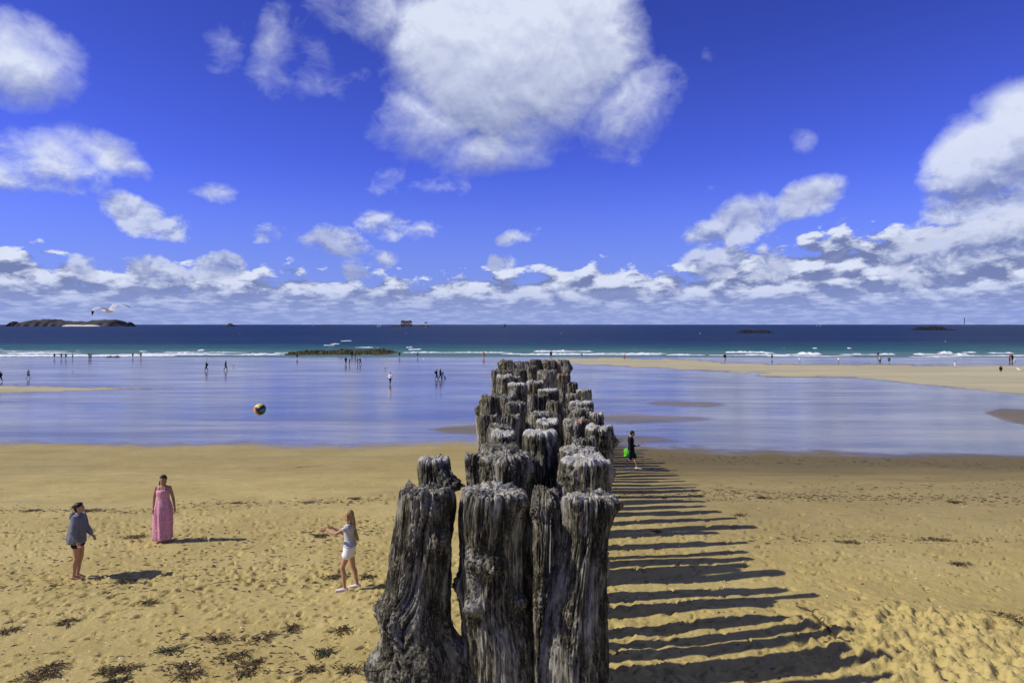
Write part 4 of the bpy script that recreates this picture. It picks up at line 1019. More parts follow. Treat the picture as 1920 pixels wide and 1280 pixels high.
def place_far():
    rf = random.Random(3)
    for (X, yt, yf, pose, face, top, legs, kind, pack, lab) in FAR:
        if yf < 668.4: 
            pos = sea_at(X, yf)
        else: pos = at(X, yf)
        d = pos.y; h = max(1.35, min(1.9, (yf - yt) / FPX * d)); k = h / 1.70
        root = empty('person', pos, {0: 0, 1: math.pi, 2: math.pi / 2, 3: -math.pi / 2}[face] + rf.uniform(-.4, .4), lab, 'person', FARG); root.scale = (k * 1.05, k * 1.05, k)
        P = PR[pose]
        def part(nm, key, c):
            o = link(nm, P[key], root); o.material_slots[0].link = 'OBJECT'; o.material_slots[0].material = col('cloth_' + c, CC[c]); return o
        link('body', P['body'], root)
        part('shirt', 'jacket', top); part('trousers' if kind == 'trousers' else 'shorts', kind, 'black' if legs == 'skin' else legs); part('hair', 'hair', rf.choice(['black', 'brown', 'brown', 'blond']))
        if pack: part('backpack', 'backpack', rf.choice(['black', 'navy']))
place_far()

# ------------------------------------------------------------------ ball, birds
def build_ball():
    c = at(487.6, 767, 12.8); r = .11; root = empty('beach_ball', c, 0, 'yellow, orange and teal ball flying through the air above the players', 'ball')
    Lump().ell((0, 0, 0), (r * .97,) * 3, n=20).build('core', col('ball_seam', (.02, .02, .02), .6), root, 0, 0)
    pal = {'y': (.82, .52, .03), 'o': (.75, .22, .02), 't': (.02, .22, .28), 'n': (.01, .03, .08), 'c': (.25, .62, .70), 'g': (.03, .16, .05)}
    seq = ['tny', 'yoy', 'tnt', 'yon', 'ycy', 'ngo']
    rot = Matrix.Rotation(-.75, 3, 'Z') @ Matrix.Rotation(-.45, 3, 'Y') @ Matrix.Rotation(.35, 3, 'X')
    ax = [((1, 0, 0), (0, 1, 0), (0, 0, 1)), ((-1, 0, 0), (0, 1, 0), (0, 0, 1)), ((0, 1, 0), (0, 0, 1), (1, 0, 0)), ((0, -1, 0), (0, 0, 1), (1, 0, 0)), ((0, 0, 1), (1, 0, 0), (0, 1, 0)), ((0, 0, -1), (1, 0, 0), (0, 1, 0))]
    for (nv, uv, vv), sq in zip(ax, seq):
        for k in range(3):
            vs, fs = [], []; N = 8
            for i in range(N + 1):
                for j in range(5):
                    a = (-1 + 2 * i / N) * .97; b = -1 + (k * 2 + .06 + 1.88 * j / 4) / 3
                    p = (V(nv) + V(uv) * math.tan(a * math.pi / 4) + V(vv) * math.tan(b * math.pi / 4)).normalized(); e = 1.0 if 0 < i < N and 0 < j < 4 else .975
                    vs.append(tuple(rot @ (p * r * e)))
            for i in range(N):
                for j in range(4): q = i * 5 + j; fs.append((q, q + 1, q + 6, q + 5))
            me = bpy.data.meshes.new('panel'); me.from_pydata(vs, [], fs); me.polygons.foreach_set('use_smooth', [True] * len(fs)); me.update()
            link('panel', me, root, [col('ball_' + sq[k], pal[sq[k]], .45, .05, 20, .4)])
build_ball()
def wing(root, pts, chord, name='wing'):
    """pts: leading edge points; last third is the dark tip"""
    def strip(P, C, nm, m, par):
        vs, fs = [], []
        for (p, c) in zip(P, C):
            for q, th in ((0, .006), (.35, .016), (1, .002)):
                for sgn in (1, -1): vs.append(tuple(V(p) + V((c * q, 0, -.02 * q)) + V((0, -.2, 1)) * th * sgn))
        order = [0, 2, 4, 5, 3, 1]
        for i in range(len(P) - 1):
            for a in range(6):
                b = (a + 1) % 6; fs.append((i * 6 + order[a], i * 6 + order[b], (i + 1) * 6 + order[b], (i + 1) * 6 + order[a]))
        fs.append(tuple(order)); fs.append(tuple((len(P) - 1) * 6 + o for o in reversed(order)))
        me = bpy.data.meshes.new(nm); me.from_pydata(vs, [], fs); me.update(); return link(nm, me, par, [m])
    w = strip(pts[:-1], chord[:-1], name, col('gull_grey', (.62, .63, .66), .8), root)
    strip(pts[-2:], [chord[-2] * .98, chord[-1]], 'wing_tip', col('gull_black', (.015, .015, .018), .8), w)
def build_gull():
    root = empty('gull', at(203, 583, 30), 0, 'large white gull with black wing tips gliding over the island at left', 'gull')
    B = Lump(); B.tube([(.30, 0, .0), (.16, 0, .0), (.0, 0, -.01), (-.14, 0, .0), (-.20, 0, .015)], [(.05, .02), .065, .085, .06, .042]); B.ell((-.225, 0, .02), (.052, .042, .042))
    B.build('body', col('gull_white', (.80, .80, .80), .8), root, .008, 2)
    Lump().tube([(.24, 0, 0), (.40, 0, -.005)], [(.05, .012), (.085, .006)]).build('tail', col('gull_white', (.8, .8, .8)), root, .006, 1)
    Lump().tube([(-.262, 0, .015), (-.30, 0, .006), (-.325, 0, -.005)], [.013, .011, .005], 8).build('bill', col('bill', (.65, .40, .03), .5), root, 0, 0)
    wing(root, [(-.05, .05, .04), (.0, .16, .18), (.05, .26, .31), (.22, .40, .33), (.38, .5, .30), (.60, .62, .20)], [.25, .25, .22, .18, .13, .04])
    wing(root, [(-.10, -.05, .04), (-.24, -.16, .13), (-.34, -.26, .16), (-.45, -.36, .10), (-.48, -.43, .0), (-.44, -.48, -.16)], [.25, .24, .21, .18, .14, .05])
build_gull()
def small_gulls():
    B = Lump(); B.tube([(-.24, 0, .20), (-.08, 0, .20), (.10, 0, .22), (.17, 0, .26)], [(.03, .02), .07, .085, .04]); B.tube([(.15, 0, .27), (.19, 0, .36)], [.045, .038]); B.ell((.20, 0, .38), (.055, .045, .045))
    for s in (1, -1): B.tube([(.02, s * .035, .2), (.02, s * .035, 0)], [.012, .012], 8)
    b = B.build('body', col('gull_white', (.8, .8, .8)), None, .016, 1); w = Lump().tube([(.10, 0, .26), (-.08, 0, .275), (-.30, 0, .23)], [(.07, .03), (.085, .03), (.02, .01)]).build('wing', col('gull_back', (.3, .31, .34)), None, .016, 1)
    bm_, wm_ = b.data, w.data; bpy.data.objects.remove(b); bpy.data.objects.remove(w)
    for X, Y, sc, lab in ((388, 674.5, 1.2, 'small white gull on the wet sand just above the two walkers over the ball'), (438, 687, 1.3, 'white gull standing right of the two walkers above the ball'), (571, 671, 1.0, 'small pale gull below the left end of the seaweed reef'),
                          (720.5, 677, 1.2, 'gull on the wet sand above the lone walker in white, upper one of two'), (722, 693, 1.2, 'gull directly above the lone walker in white, lower one of two'), (794, 676, 1.2, 'gull on the wet sand above the person with the pushchair'),
                          (265.5, 684, 1.1, 'dark little gull on the wet sand below the pair at the surf'), (1911, 696, 1.6, 'gull on the sandbank near the right edge of the photo'), (1506, 679, 1.0, 'tiny gull beside the left figure in white in the shallows'), (137, 697, .9, 'tiny gull alone on the wet sand at left')):
        r = empty('gull', at(X, Y), random.Random(X).uniform(0, 6), lab, 'gull', 'gulls resting on the wet sand'); r.scale = (sc,) * 3
        link('body', bm_, r); link('wing', wm_, r)
small_gulls()
def pushchair():
    p = at(831, 709.5); r = empty('pushchair', p, 0, 'dark pushchair pushed by the person in black across the wet sand', 'pushchair'); m = col('pram_black', (.02, .02, .025))
    Lump().tube([(.10, 0, .45), (-.05, 0, .42), (-.18, 0, .75)], [(.20, .05)] * 3).build('seat', m, r, .02, 1)
    Lump().ell((-.10, 0, .85), (.22, .20, .16)).build('hood', col('pram_grey', (.08, .08, .10)), r, .02, 1)
    for s in (1, -1): Lump().tube([(-.55, s * .2, 1.02), (.25, s * .2, .2)], [.02, .02]).build('frame', m, r, 0, 0)
    for x, y in ((.28, .18), (.28, -.18), (-.22, .22), (-.22, -.22)): Lump().tube([(x, y - .02, .14), (x, y + .02, .14)], [.13, .13], 16, side=(1, 0, 0)).build('wheel', m, r, 0, 0)
    B = Lump(); B.tube([(-.30, 0, .42), (.0, 0, .44), (.26, 0, .46)], [.12, .12, .14]); B.tube([(.25, 0, .5), (.42, 0, .68)], [.09, .07]); B.tube([(.40, 0, .70), (.60, 0, .66)], [.08, .045]); B.tube([(-.32, 0, .45), (-.50, 0, .62)], [.03, .015])
    for x in (-.28, .22):
        for s in (1, -1): B.tube([(x, s * .08, .42), (x + (-.05 if x < 0 else 0), s * .08, .22), (x, s * .08, .02)], [.06, .035, .03], 8)
    for s in (1, -1): B.tube([(.42, s * .05, .76), (.36, s * .07, .68)], [.025, .012], 6)
    d = B.build('dog', col('dog_white', (.72, .70, .66)), None, .018, 1); d.location = at(1902, 678.5); d.rotation_euler.z = .5
    tag(d, 'white dog beside the dark couple at the surf by the right edge', 'dog')
pushchair()

# ------------------------------------------------------------------ rocks and islands
def rockmat(name, a, b_, c_=None):
    def b(t, p, tc):
        n = t.noise(tc, .5 if c_ else .02, 5, .65); n2 = t.noise(tc, 2.3 if c_ else .07, 5, .6)
        k = t.mix(n.smooth(.4, .6), a, b_)
        if c_: k = t.mix(n2.smooth(.5, .6), k, c_)
        t.links.new(k, p.inputs['Base Color'])
    return mat(name, rough=.9, build=b)
def island(name, label, cat, prof, d, depth, m, base_row=608.6, nx=160, ny=26, rough=.18, seed=0., par=None, dz=0.0, flat=False):
    """prof: (x, y) outline points in the photograph; a rock mass of real depth standing in the sea at distance d"""
    xs = np.array([q[0] for q in prof], float); hs = np.array([(base_row - q[1]) / FPX * d for q in prof])
    u = np.linspace(xs[0], xs[-1], nx); h = np.interp(u, xs, hs); X = (u - 960) / FPX * d
    v = np.linspace(-1, 1, ny); XX, VV = np.meshgrid(X, v, indexing='ij'); H = h[:, None] * np.clip(1 - np.abs(VV) ** 2.4, 0, 1) ** .7
    w = (X[-1] - X[0]); f = 14 / w
    H = H * (1 + rough * fbm(XX * f + seed, VV * 3, seed, 4, .6)) ; e = np.clip(np.minimum(u - xs[0], xs[-1] - u) / (xs[-1] - xs[0]) * 14, 0, 1)[:, None]
    dep = depth * (0.35 + .65 * e ** .5) * (1 + .25 * perlin(XX * f, seed, VV))
    Y = d + VV * dep; Z = SEA - .3 * (H > -9) + H * (.25 + .75 * e) + dz
    co = np.stack([XX, Y, Z], -1).reshape(-1, 3); idx = np.arange(nx * ny).reshape(nx, ny)
    F = np.stack([idx[:-1, :-1], idx[1:, :-1], idx[1:, 1:], idx[:-1, 1:]], -1).reshape(-1, 4)
    ctr = np.array([X.mean(), d, SEA])
    if par is None:
        o = link(name, mesh_np(name, co - ctr, F, not flat), mats=[m]); o.location = ctr; tag(o, label, cat)
    else:
        o = link(name, mesh_np(name, co - np.array(par.location), F, not flat), par, [m])
    return o
HAZE_TONE = rockmat('island_haze_tone', (.022, .022, .030), (.050, .050, .042)); DARKR = rockmat('dark_rock', (.016, .015, .020), (.040, .036, .038))  # distance haze painted into the bluish dark island and rock colours
big_i = island('island', 'long low dark island on the horizon at left, with a pale beach', 'island', [(40, 607), (44, 604), (50, 600.5), (60, 598.5), (75, 597.2), (95, 596.2), (108, 596), (112, 597.5), (122, 599), (140, 599.6), (165, 600), (176, 598.5), (188, 597), (203, 596.4), (222, 597), (230, 599.5), (236, 603.5), (240, 605.5)], 3000, 90, HAZE_TONE, seed=2.)
island('beach_strip', None, None, [(118, 606.8), (130, 605.4), (150, 605.6), (157, 606.4), (162, 605.3), (180, 606.0), (188, 607)], 2890, 20, col('island_sand', (.62, .58, .48)), seed=4., rough=.05, par=big_i, ny=8, nx=40)
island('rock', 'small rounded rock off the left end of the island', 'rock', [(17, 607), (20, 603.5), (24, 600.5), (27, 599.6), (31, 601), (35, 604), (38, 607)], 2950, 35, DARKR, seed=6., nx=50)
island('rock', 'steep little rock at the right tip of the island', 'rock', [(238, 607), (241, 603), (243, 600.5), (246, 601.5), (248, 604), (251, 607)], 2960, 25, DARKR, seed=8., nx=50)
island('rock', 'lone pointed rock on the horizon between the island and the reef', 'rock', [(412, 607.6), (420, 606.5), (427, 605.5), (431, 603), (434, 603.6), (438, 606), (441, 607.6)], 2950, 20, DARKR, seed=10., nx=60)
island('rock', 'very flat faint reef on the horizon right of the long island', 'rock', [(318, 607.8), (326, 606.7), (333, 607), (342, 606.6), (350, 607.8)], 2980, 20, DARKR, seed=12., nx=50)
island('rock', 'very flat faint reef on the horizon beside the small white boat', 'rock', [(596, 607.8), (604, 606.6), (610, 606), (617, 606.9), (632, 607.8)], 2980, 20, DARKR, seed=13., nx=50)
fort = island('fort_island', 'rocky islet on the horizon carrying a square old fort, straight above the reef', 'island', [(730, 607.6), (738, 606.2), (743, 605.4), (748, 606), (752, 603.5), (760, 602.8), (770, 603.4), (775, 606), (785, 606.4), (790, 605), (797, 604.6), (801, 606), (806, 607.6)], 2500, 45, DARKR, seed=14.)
def fort_build():
    d = 2490
    def blk(nm, x0, x1, y0, y1, dep, m):
        a = at(x0, y1, d) - fort.location; b = at(x1, y0, d) - fort.location; B = Lump()
        B.v = [(a.x, -dep, a.z), (b.x, -dep, a.z), (b.x, dep, a.z), (a.x, dep, a.z), (a.x + .6, -dep + .6, b.z), (b.x - .6, -dep + .6, b.z), (b.x - .6, dep - .6, b.z), (a.x + .6, dep - .6, b.z)]
        B.f = [(0, 1, 5, 4), (1, 2, 6, 5), (2, 3, 7, 6), (3, 0, 4, 7), (4, 5, 6, 7)]; o = B.build(nm, m, fort, 0, 0); o.data.polygons.foreach_set('use_smooth', [False] * 5); return o
    st = col('fort_stone', (.16, .13, .11)); w = blk('fort_wall', 752, 770.5, 601.2, 606, 14, st); blk('tower', 752, 756.5, 600.3, 603, 10, st); blk('tower', 765.5, 769.5, 600.7, 603, 10, st); blk('wall', 795.5, 800.5, 603.6, 606, 6, st)
    for k in range(5): blk('embrasure', 757.5 + k * 1.7, 758.2 + k * 1.7, 603.0, 603.8, 14.4, col('dark_opening', (.01, .01, .01)))
fort_build()
BLK = rockmat('black_rock', (.005, .005, .005), (.013, .011, .010))
island('rock', 'dark low rock in the sea, left one of two on the right side', 'rock', [(1381, 624), (1386, 621), (1392, 619), (1400, 618.2), (1408, 619.4), (1416, 620), (1425, 619), (1432, 618.2), (1440, 619.8), (1446, 622), (1449, 624)], 690, 9, BLK, base_row=624, seed=20., rough=.3)
island('rock', 'dark low rock in the sea beneath the kite, right one of two', 'rock', [(1710, 618.5), (1718, 615), (1724, 612.6), (1732, 613.3), (1742, 613.2), (1750, 611.4), (1758, 613), (1764, 612.6), (1770, 615.8), (1787, 617), (1790, 618.5)], 1030, 14, BLK, base_row=618.5, seed=22., rough=.3)
REEF = rockmat('weedy_rock', (.060, .045, .018), (.110, .080, .030), (.045, .070, .015))
def reef(name, lab, x0, x1, d0, d1, hh, seed, nx, ny, cat):
    u = np.linspace(0, 1, nx); v = np.linspace(0, 1, ny); U, W = np.meshgrid(u, v, indexing='ij')
    d = d0 + (d1 - d0) * W; dm = (d0 + d1) / 2; X = ((x0 + (x1 - x0) * U) - 960) / FPX * dm
    edge = np.minimum(1, 8 * np.minimum(U, 1 - U)) * np.clip(np.minimum(W, 1 - W) * 4, 0, 1); r_ = fbm(X * .55 + seed, d * .7, seed, 5, .62)
    big = fbm(X * .12 + seed, d * .2, 3., 2); h = hh * edge * np.clip(.55 + .9 * np.abs(r_) + .7 * big, 0, 2) - .35
    h = h + edge * .28 * np.abs(fbm(X * 2.2, d * 2.6, seed, 3, .6)); bz = np.exp(-((X - (645 - 960) / FPX * dm) ** 2 / 4 + (d - d0 - 15) ** 2 / 6)) * 1.0 * (hh > .5); h = h + bz
    zb = np.maximum(gz(d), SEA)
    co = np.stack([X, d, zb + h], -1).reshape(-1, 3); idx = np.arange(nx * ny).reshape(nx, ny); F = np.stack([idx[:-1, :-1], idx[1:, :-1], idx[1:, 1:], idx[:-1, 1:]], -1).reshape(-1, 4)
    c = np.array([X.mean(), dm, SEA]); o = link(name, mesh_np(name, co - c, F, False), mats=[REEF]); o.location = c; tag(o, lab, cat)
reef('reef', 'brown and green weed-covered reef of low rocks at the edge of the sea', 532, 752, 186, 216, .80, 1.5, 300, 60, 'reef')
reef('rock', 'flat dark weedy rock patch on the wet sand at the surf, left', 198, 226, 176, 180, .5, 6.5, 40, 16, 'rock')

# ------------------------------------------------------------------ boats, marks, buoys, kite
def sailboat(X, Y, d, h, lab, two=True):
    p = at(X, Y, d); p.z = SEA; r = empty('sailboat', p, .6, lab, 'sailboat', 'white boats far out at sea')
    Lump().tube([(-h * .33, 0, .5), (0, 0, .3), (h * .30, 0, .5), (h * .42, 0, .9)], [(h * .07, .5), (h * .09, .8), (h * .06, .6), (.1, .2)]).build('hull', col('boat_white', (.75, .75, .75)), r, 0, 0)
    Lump().tube([(0, 0, .8), (0, 0, h)], [.10, .07], 8).build('mast', col('mast', (.5, .5, .5)), r, 0, 0)
    def sail(P):
        B = Lump(); B.v = [tuple(q) for q in P] + [tuple(V(q) + V((0, .12, 0))) for q in P]; B.f = [(0, 1, 2), (5, 4, 3), (0, 3, 4, 1), (1, 4, 5, 2), (2, 5, 3, 0)]; B.build('sail', col('sailcloth', (.82, .82, .82)), r, 0, 0)
    sail([(-.1, 0, 1.6), (-h * .32, .5, 1.6), (-.1, 0, h * .97)])
    if two: sail([(.2, 0, 1.2), (h * .38, -.5, 1.2), (.2, 0, h * .85)])
sailboat(708.5, 609, 2350, 9.5, 'left one of a close pair of white sailing boats before the fort islet')
sailboat(712.5, 608.6, 2420, 12, 'right one of a close pair of white sailing boats before the fort islet')
sailboat(588, 608, 2600, 7, 'small white boat far left of the sailing pair', False)
sailboat(799, 608, 2450, 8, 'small white boat under the right end of the fort islet', False)
sailboat(1532, 608, 2700, 10, 'faint sail on the horizon above the sandbank, left of two'); sailboat(1538, 608, 2700, 12, 'faint sail on the horizon above the sandbank, right of two')
def beacon():
    p = at(946.5, 608, 2300); p.z = SEA; r = empty('beacon_tower', p, 0, 'dark beacon tower on a rock on the horizon above the farthest posts', 'beacon'); m = col('beacon_black', (.02, .02, .02))
    Lump().tube([(0, 0, -1), (0, 0, 1.5), (0, 0, 3)], [5, 4, 2.6]).build('rock_base', BLK, r, 0, 0); Lump().tube([(0, 0, 2.5), (0, 0, 9)], [2.0, 1.4]).build('tower', m, r, 0, 0); Lump().tube([(0, 0, 9), (0, 0, 12)], [.5, .4]).build('topmark', m, r, 0, 0)
beacon()
for X, Y, c, lab in ((1052, 625.5, 'y', 'yellow buoy in the sea above the right end of the farthest posts'), (1312.5, 625.5, 'w', 'white buoy in the sea left of the left dark rock'), (449.5, 626, 'y', 'yellow buoy in the dark sea right of the lone pointed rock'), (327.5, 642, 'w', 'white buoy in the sea above the left surf'),
                     (761, 625.5, 'w', 'white buoy in the sea below the fort islet'), (824, 646.5, 'w', 'white buoy in the green water right of the reef'), (1190.5, 654.5, 'w', 'white buoy close to the surf left of another'), (1258.5, 655, 'w', 'white buoy close to the surf right of another'),
                     (1772.5, 640.5, 'w', 'white buoy in the sea below the right dark rock'), (1470.5, 653.8, 'w', 'white buoy close to the surf above the sandbank')):
    p = sea_at(X, Y); r = empty('buoy', p, 0, lab, 'buoy', 'mooring buoys in the bay'); k = p.y / FPX * 1.3 / .55
    m = col('buoy_' + c, {'y': (.75, .62, .06), 'w': (.8, .8, .75)}[c]); k = min(k, 1.9)
    Lump().ell((0, 0, .15 * k), (.38 * k, .38 * k, .34 * k)).build('float', m, r, 0, 0); Lump().tube([(0, 0, .4 * k), (0, 0, .62 * k)], [.07 * k, .05 * k], 8).build('ring_eye', col('mast', (.5, .5, .5)), r, 0, 0)
def kite():
    d = 1060; root = empty('kite', at(1807, 601.5, d), 0, 'green crescent kite standing above the horizon on the right', 'kite')
    vs, fs = [], []; n = 14
    for i in range(n + 1):
        a = -1.15 + 2.3 * i / n; z = 6.0 * math.sin(a) / math.sin(1.15); x = 2.0 * math.cos(a) - .8; ch = 2.2 * math.cos(a * .9) + .35
        for q in (0, .5, 1): vs.append((x - .25 * math.sin(q * 3.1) - .3, -q * ch * .6, z)); vs.append((x - ch * (q) * .55, -q * ch * .6 + .05, z + .05))
    for i in range(n):
        for a, b in ((0, 2), (2, 4), (4, 5), (5, 3), (3, 1), (1, 0)): fs.append((i * 6 + a, i * 6 + b, i * 6 + 6 + b, i * 6 + 6 + a))
    me = bpy.data.meshes.new('canopy'); me.from_pydata(vs, [], fs); me.update(); link('canopy', me, root, [mat('kite_green', (.02, .17, .08), .6)])
    Lump().tube([(2.0 * math.cos(a) - 1.0, 0, 6.0 * math.sin(a) / math.sin(1.15)) for a in [-1.15 + 2.3 * i / 12 for i in range(13)]], [.12 + .22 * math.sin(math.pi * (i + .5) / 13) for i in range(13)], 8, side=(0, 1, 0)).build('leading_edge', mat('kite_dark', (.01, .06, .04), .6), root, 0, 0)
    p = sea_at(1814.5, 618.2); r = empty('kitesurfer', p, .4, 'tiny dark kitesurfer on the water just right of the kite', 'person')
    P_ = PR['walk']
    for nm, key in (('body', 'body'), ('wetsuit_top', 'jacket'), ('wetsuit_legs', 'trousers')):
        o = link(nm, P_[key], r)
        if nm != 'body': o.material_slots[0].link = 'OBJECT'; o.material_slots[0].material = col('cloth_black', CC['black'])
        o.location.z = .12
    bd = Lump().tube([(-.8, 0, .08), (0, 0, .03), (.8, 0, .08)], [(.18, .03), (.22, .03), (.18, .03)]).build('board', col('board_white', (.6, .6, .6)), None, 0, 0); bd.location = p; tag(bd, 'narrow board under the feet of the kitesurfer', 'board')
kite()

# ------------------------------------------------------------------ wrack on the sand
def weedm():
    def b(t, p, tc):
        n = t.noise(tc, 14, 4); t.links.new(t.mix(n.smooth(.4, .62), (.028, .018, .007), (.110, .072, .026)), p.inputs['Base Color'])
    return mat('dry_seaweed', rough=.75, spec=.3, build=b)
WEED = weedm(); WEEDG = mat('green_seaweed', (.030, .036, .012), .7, .3, .5, 20)
def gzr(x, y): return relief(np.asarray(x, float), np.asarray(y, float))
def weed_clump(X, Y, wpx, hpx, seed, lab, green=False, tilt=0.0):
    c = at(X, Y); d = c.y; w = wpx / FPX * d / 2; dp = max(.04, hpx / FPX * d * d / (CAMZ - c.z) / 2 * .62); rs = np.random.RandomState(seed); w *= .85; n = int(44 + 520 * w * dp + 80 * w)
    vs, fs = [], []; c.z = float(gzr([c.x], [c.y])[0])
    k_ = [(rs.normal() * .45, rs.normal() * .45, rs.uniform(.25, .6)) for _ in range(5)]
    for i in range(n):
        q = k_[rs.randint(5)]; x = np.clip(q[0] + rs.normal() * q[2] * .6, -1.1, 1.1) * w; y = np.clip(q[1] + rs.normal() * q[2] * .6, -1.1, 1.1) * dp + tilt * x
        a = rs.uniform(0, 6.28); L_ = rs.uniform(.05, .20); wd = rs.uniform(.003, .010); hgt = rs.uniform(.004, .030) * math.exp(-(x / w) ** 2); z0 = float(gzr([c.x + x], [c.y + y])[0]) - c.z if i % 4 == 0 else 0
        b = len(vs); m_ = 4
        for j in range(m_ + 1):
            t_ = j / m_; a += rs.normal() * .4; x += math.cos(a) * L_ / m_; y += math.sin(a) * L_ / m_; z = z0 + .006 + hgt * math.sin(math.pi * (.15 + .7 * t_)) + rs.uniform(0, .008); nx_, ny_ = -math.sin(a) * wd, math.cos(a) * wd
            vs += [(x + nx_, y + ny_, z + rs.uniform(-.008, .008)), (x - nx_, y - ny_, z + rs.uniform(-.008, .008))]
        for j in range(m_): q0 = b + j * 2; fs.append((q0, q0 + 1, q0 + 3, q0 + 2))
    me = bpy.data.meshes.new('seaweed_clump'); me.from_pydata(vs, [], fs); me.update(); o = link('seaweed_clump', me, mats=[WEEDG if green else WEED]); o.location = c; tag(o, lab, 'seaweed', 'clumps of washed-up seaweed on the sand')
CL = [(410, 1198, 76, 16, 'largest seaweed clump at lower left, broad and brown', 0, -.1), (311, 1216, 64, 13, 'greenish flat seaweed clump left of the largest brown one', 1, .0), (490, 1194, 36, 12, 'small round seaweed clump right of the largest brown one', 0, 0), (438, 1231, 52, 16, 'loose seaweed clump just below the largest brown one', 0, .2),
      (463, 1243, 48, 12, 'stringy seaweed clump below right of the loose one', 0, .2), (345, 1248, 46, 10, 'thin seaweed clump between the greenish one and the bottom edge', 0, 0), (200, 1258, 78, 15, 'long dark seaweed clump near the bottom, with a tail to the right', 0, .15), (240, 1250, 50, 6, 'narrow tail of seaweed beside the long dark clump', 0, .3),
      (352, 1266, 52, 16, 'rough seaweed clump at the bottom edge left of centre', 0, .1), (606, 1223, 56, 9, 'green flat seaweed clump left of the foot of the leaning post', 1, 0), (640, 1181, 42, 9, 'small seaweed clump left of the burl on the leaning post', 0, 0), (551, 1175, 30, 10, 'little dark seaweed tuft in the open sand below the girl', 0, 0),
      (100, 1246, 52, 15, 'seaweed clump near the bottom left corner, upper one', 0, .1), (58, 1268, 110, 14, 'wide ragged seaweed clump in the bottom left corner', 0, .15), (125, 1165, 24, 8, 'small seaweed tuft alone at left below the hoodie figure', 0, 0), (12, 1183, 20, 10, 'seaweed tuft touching the left edge of the photo', 0, 0),
      (660, 1256, 54, 10, 'thin seaweed strip next to the lowest burl of the leaning post', 0, -.1), (590, 1254, 22, 14, 'upright little seaweed tuft near the bottom edge', 0, 0), (463, 1262, 28, 8, 'small seaweed tuft at the bottom edge, right of the rough clump', 0, 0), (215, 1277, 40, 8, 'greenish seaweed bit cut by the bottom edge', 1, 0),
      (1876, 1160, 66, 13, 'dark seaweed clump at the right edge of the photo', 0, -.15), (1793, 1056, 42, 10, 'brown seaweed heap on the smooth sand at right', 0, 0), (1905, 1178, 40, 8, 'thin seaweed strip below the dark clump at the right edge', 0, -.2), (1590, 1018, 40, 5, 'thin seaweed streak on the sand right of the shadow tips', 0, 0),
      (1765, 1010, 60, 5, 'long thin seaweed streak right above the brown heap', 0, 0), (1388, 968, 20, 5, 'tiny seaweed bit near the upper shadow tips', 0, 0), (1790, 941, 36, 4, 'small seaweed streak on the grey shell line at right', 0, 0), (1430, 933, 24, 4, 'tiny seaweed streak on the shell line near the shadows', 0, 0), (1232, 998, 10, 5, 'dark weed lump lying among the striped shadows', 0, 0),
      (60, 958, 30, 4, 'seaweed streak left of the hoodie figure at head height', 0, 0), (170, 959, 60, 5, 'seaweed streak behind the head of the hoodie figure', 0, 0), (580, 942, 30, 4, 'seaweed streak in the line left above the girl', 0, 0), (668, 935, 30, 4, 'seaweed streak in the line right above the girl', 0, .1), (445, 943, 22, 3, 'tiny seaweed streak halfway along the tide line', 0, 0), (250, 1008, 60, 9, 'loose seaweed patch left of the pink dress', 0, .2), (630, 1082, 60, 9, 'loose seaweed patch behind the legs of the girl', 0, .1), (693, 1082, 22, 6, 'reddish seaweed bit right of the girl', 0, 0), (275, 1132, 32, 5, 'little seaweed streak in the middle of the left sand', 0, 0), (600, 1005, 40, 6, 'faint seaweed patch left of the arms of the girl', 0, 0), (235, 1088, 50, 6, 'weed streak under the shadow of the hoodie figure', 0, .1)]
for i, (X, Y, w, h, lab, g_, tl) in enumerate(CL): weed_clump(X, Y, w, h, 100 + i, lab, bool(g_), tl)
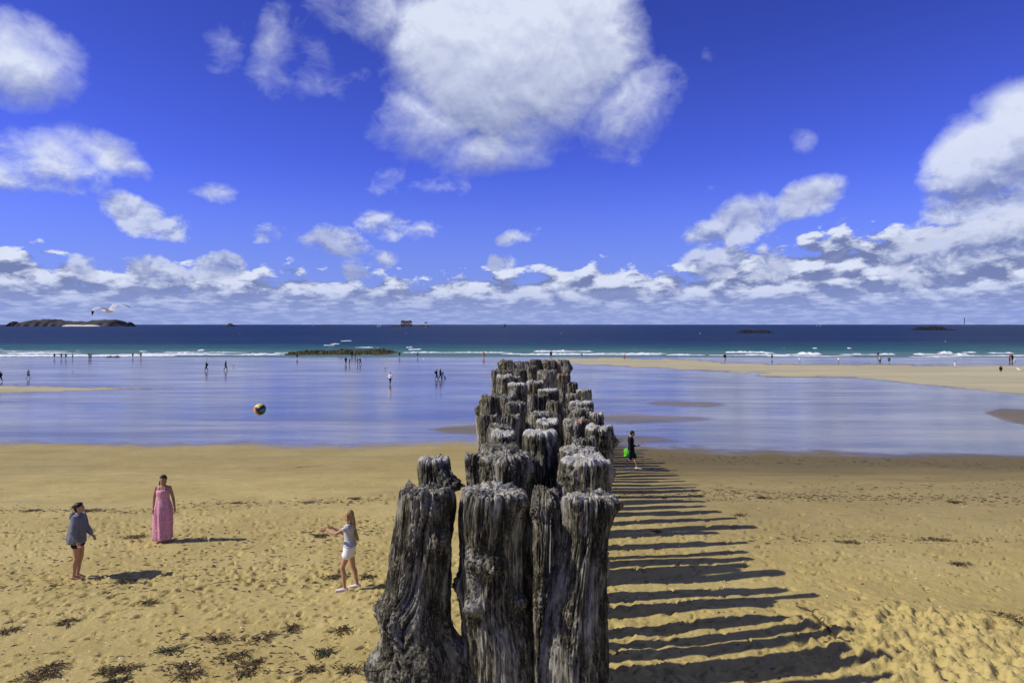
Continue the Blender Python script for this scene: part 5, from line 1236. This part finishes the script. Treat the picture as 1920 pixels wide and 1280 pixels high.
def debris():
    rs = np.random.RandomState(9); pts = []
    def line(x0, x1, Y0, Y1, n, sp):
        for i in range(n):
            t_ = rs.uniform(); pts.append((x0 + (x1 - x0) * t_, Y0 + (Y1 - Y0) * t_ + rs.normal() * sp, rs.uniform(.4, 1.5)))
    line(0, 330, 956, 958, 260, 3.0); line(300, 740, 950, 937, 300, 4.5); line(1150, 1920, 926, 938, 800, 5.0); line(1300, 1920, 925, 912, 300, 9); line(0, 720, 1010, 1000, 260, 16)
    line(0, 700, 1060, 1040, 300, 22); line(0, 700, 1095, 1085, 260, 10); line(560, 720, 1000, 990, 70, 8); line(1400, 1920, 1010, 1012, 160, 6); line(1150, 1920, 858, 872, 500, 4)
    for i in range(700): pts.append((rs.uniform(0, 1920), 900 + 380 * rs.uniform() ** .8, rs.uniform(.2, 1.1)))
    for i in range(220): pts.append((rs.uniform(0, 720), rs.uniform(1050, 1280), rs.uniform(.5, 1.6)))
    for i in range(160): pts.append((rs.uniform(300, 560), rs.uniform(1180, 1270), rs.uniform(.5, 1.6)))
    yy = np.interp([p[1] for p in pts], HOR + (CAMZ - gz(np.linspace(8, 60, 3000))[::-1]) / np.linspace(8, 60, 3000)[::-1] * FPX, np.linspace(8, 60, 3000)[::-1])
    xx = (np.array([p[0] for p in pts]) - 960) / FPX * yy; zz = relief(xx, yy); vs, fs = [], []
    for (X, Y, k), x, y, z in zip(pts, xx, yy, zz):
        a = rs.normal() * .5; L_ = .040 * k * rs.uniform(.4, 1.5) * (1 + (y - 10) * .03); W = .009 * k * rs.uniform(.3, 1.6) * (1 + (y - 10) * .05); b = len(vs); c_, s_ = math.cos(a), math.sin(a)
        for t_, wd, h in ((-1, .3, .002), (-.3, 1, .014), (.4, .8, .012), (1, .2, .003)):
            jx, jy = rs.normal() * .006, rs.normal() * .006
            vs += [(x + c_ * L_ * t_ - s_ * W * wd + jx, y + s_ * L_ * t_ + c_ * W * wd + jy, z + h), (x + c_ * L_ * t_ + s_ * W * wd + jx, y + s_ * L_ * t_ - c_ * W * wd + jy, z + h * .6)]
        for j in range(3): q = b + 2 * j; fs.append((q, q + 1, q + 3, q + 2))
    me = bpy.data.meshes.new('weed_litter'); me.from_pydata(vs, [], fs); me.update(); o = link('weed_litter', me, mats=[WEED]); tag(o, 'scattered crumbs of dry seaweed along the tide lines', 'seaweed litter', kind='stuff')
    vs, fs = [], []
    for i in range(260):
        y = rs.uniform(9.5, 26); x = rs.uniform(-.8, .8) * y; z = float(gz(y)) + .02; r = rs.uniform(.008, .02); b = len(vs)
        for j in range(5): a = 6.283 * j / 5 + i; vs.append((x + r * math.cos(a) * 1.4, y + r * math.sin(a), z))
        vs.append((x, y, z + r * .7)); fs += [(b + j, b + (j + 1) % 5, b + 5) for j in range(5)]
    me = bpy.data.meshes.new('shell_bits'); me.from_pydata(vs, [], fs); me.update(); o = link('shell_bits', me, mats=[col('shell', (.75, .72, .64))]); tag(o, 'white bits of broken shell strewn over the beach', 'shell bits', kind='stuff')
debris()
def driftwood():
    P = []; rs = random.Random(4); A_, B_ = at(1494, 1140), at(1592, 1226)
    for i in range(15):
        t_ = i / 14; p = A_.lerp(B_, t_) + V((math.sin(t_ * 7) * .05 + rs.gauss(0, .02), rs.gauss(0, .03), 0)); p.z = float(gzr([p.x], [p.y])[0]) + .02 + .012 * math.sin(t_ * 20); P.append(p - A_)
    B = Lump(); B.tube(P, [.014 + .012 * math.sin(math.pi * i / 14) + rs.uniform(-.004, .004) for i in range(15)], 8)
    for k in (3, 7, 10): B.tube([P[k], P[k] + V((.08, .06, .03)), P[k] + V((.16, .09, .01))], [.010, .008, .004], 6)
    o = B.build('driftwood_branch', mat('wet_driftwood', (.085, .060, .030), .8, .2, .4, 20), None, 0, 0); o.location = A_; tag(o, 'thin dark branch half sunk in the sand at the tips of the shadows', 'branch')
driftwood()
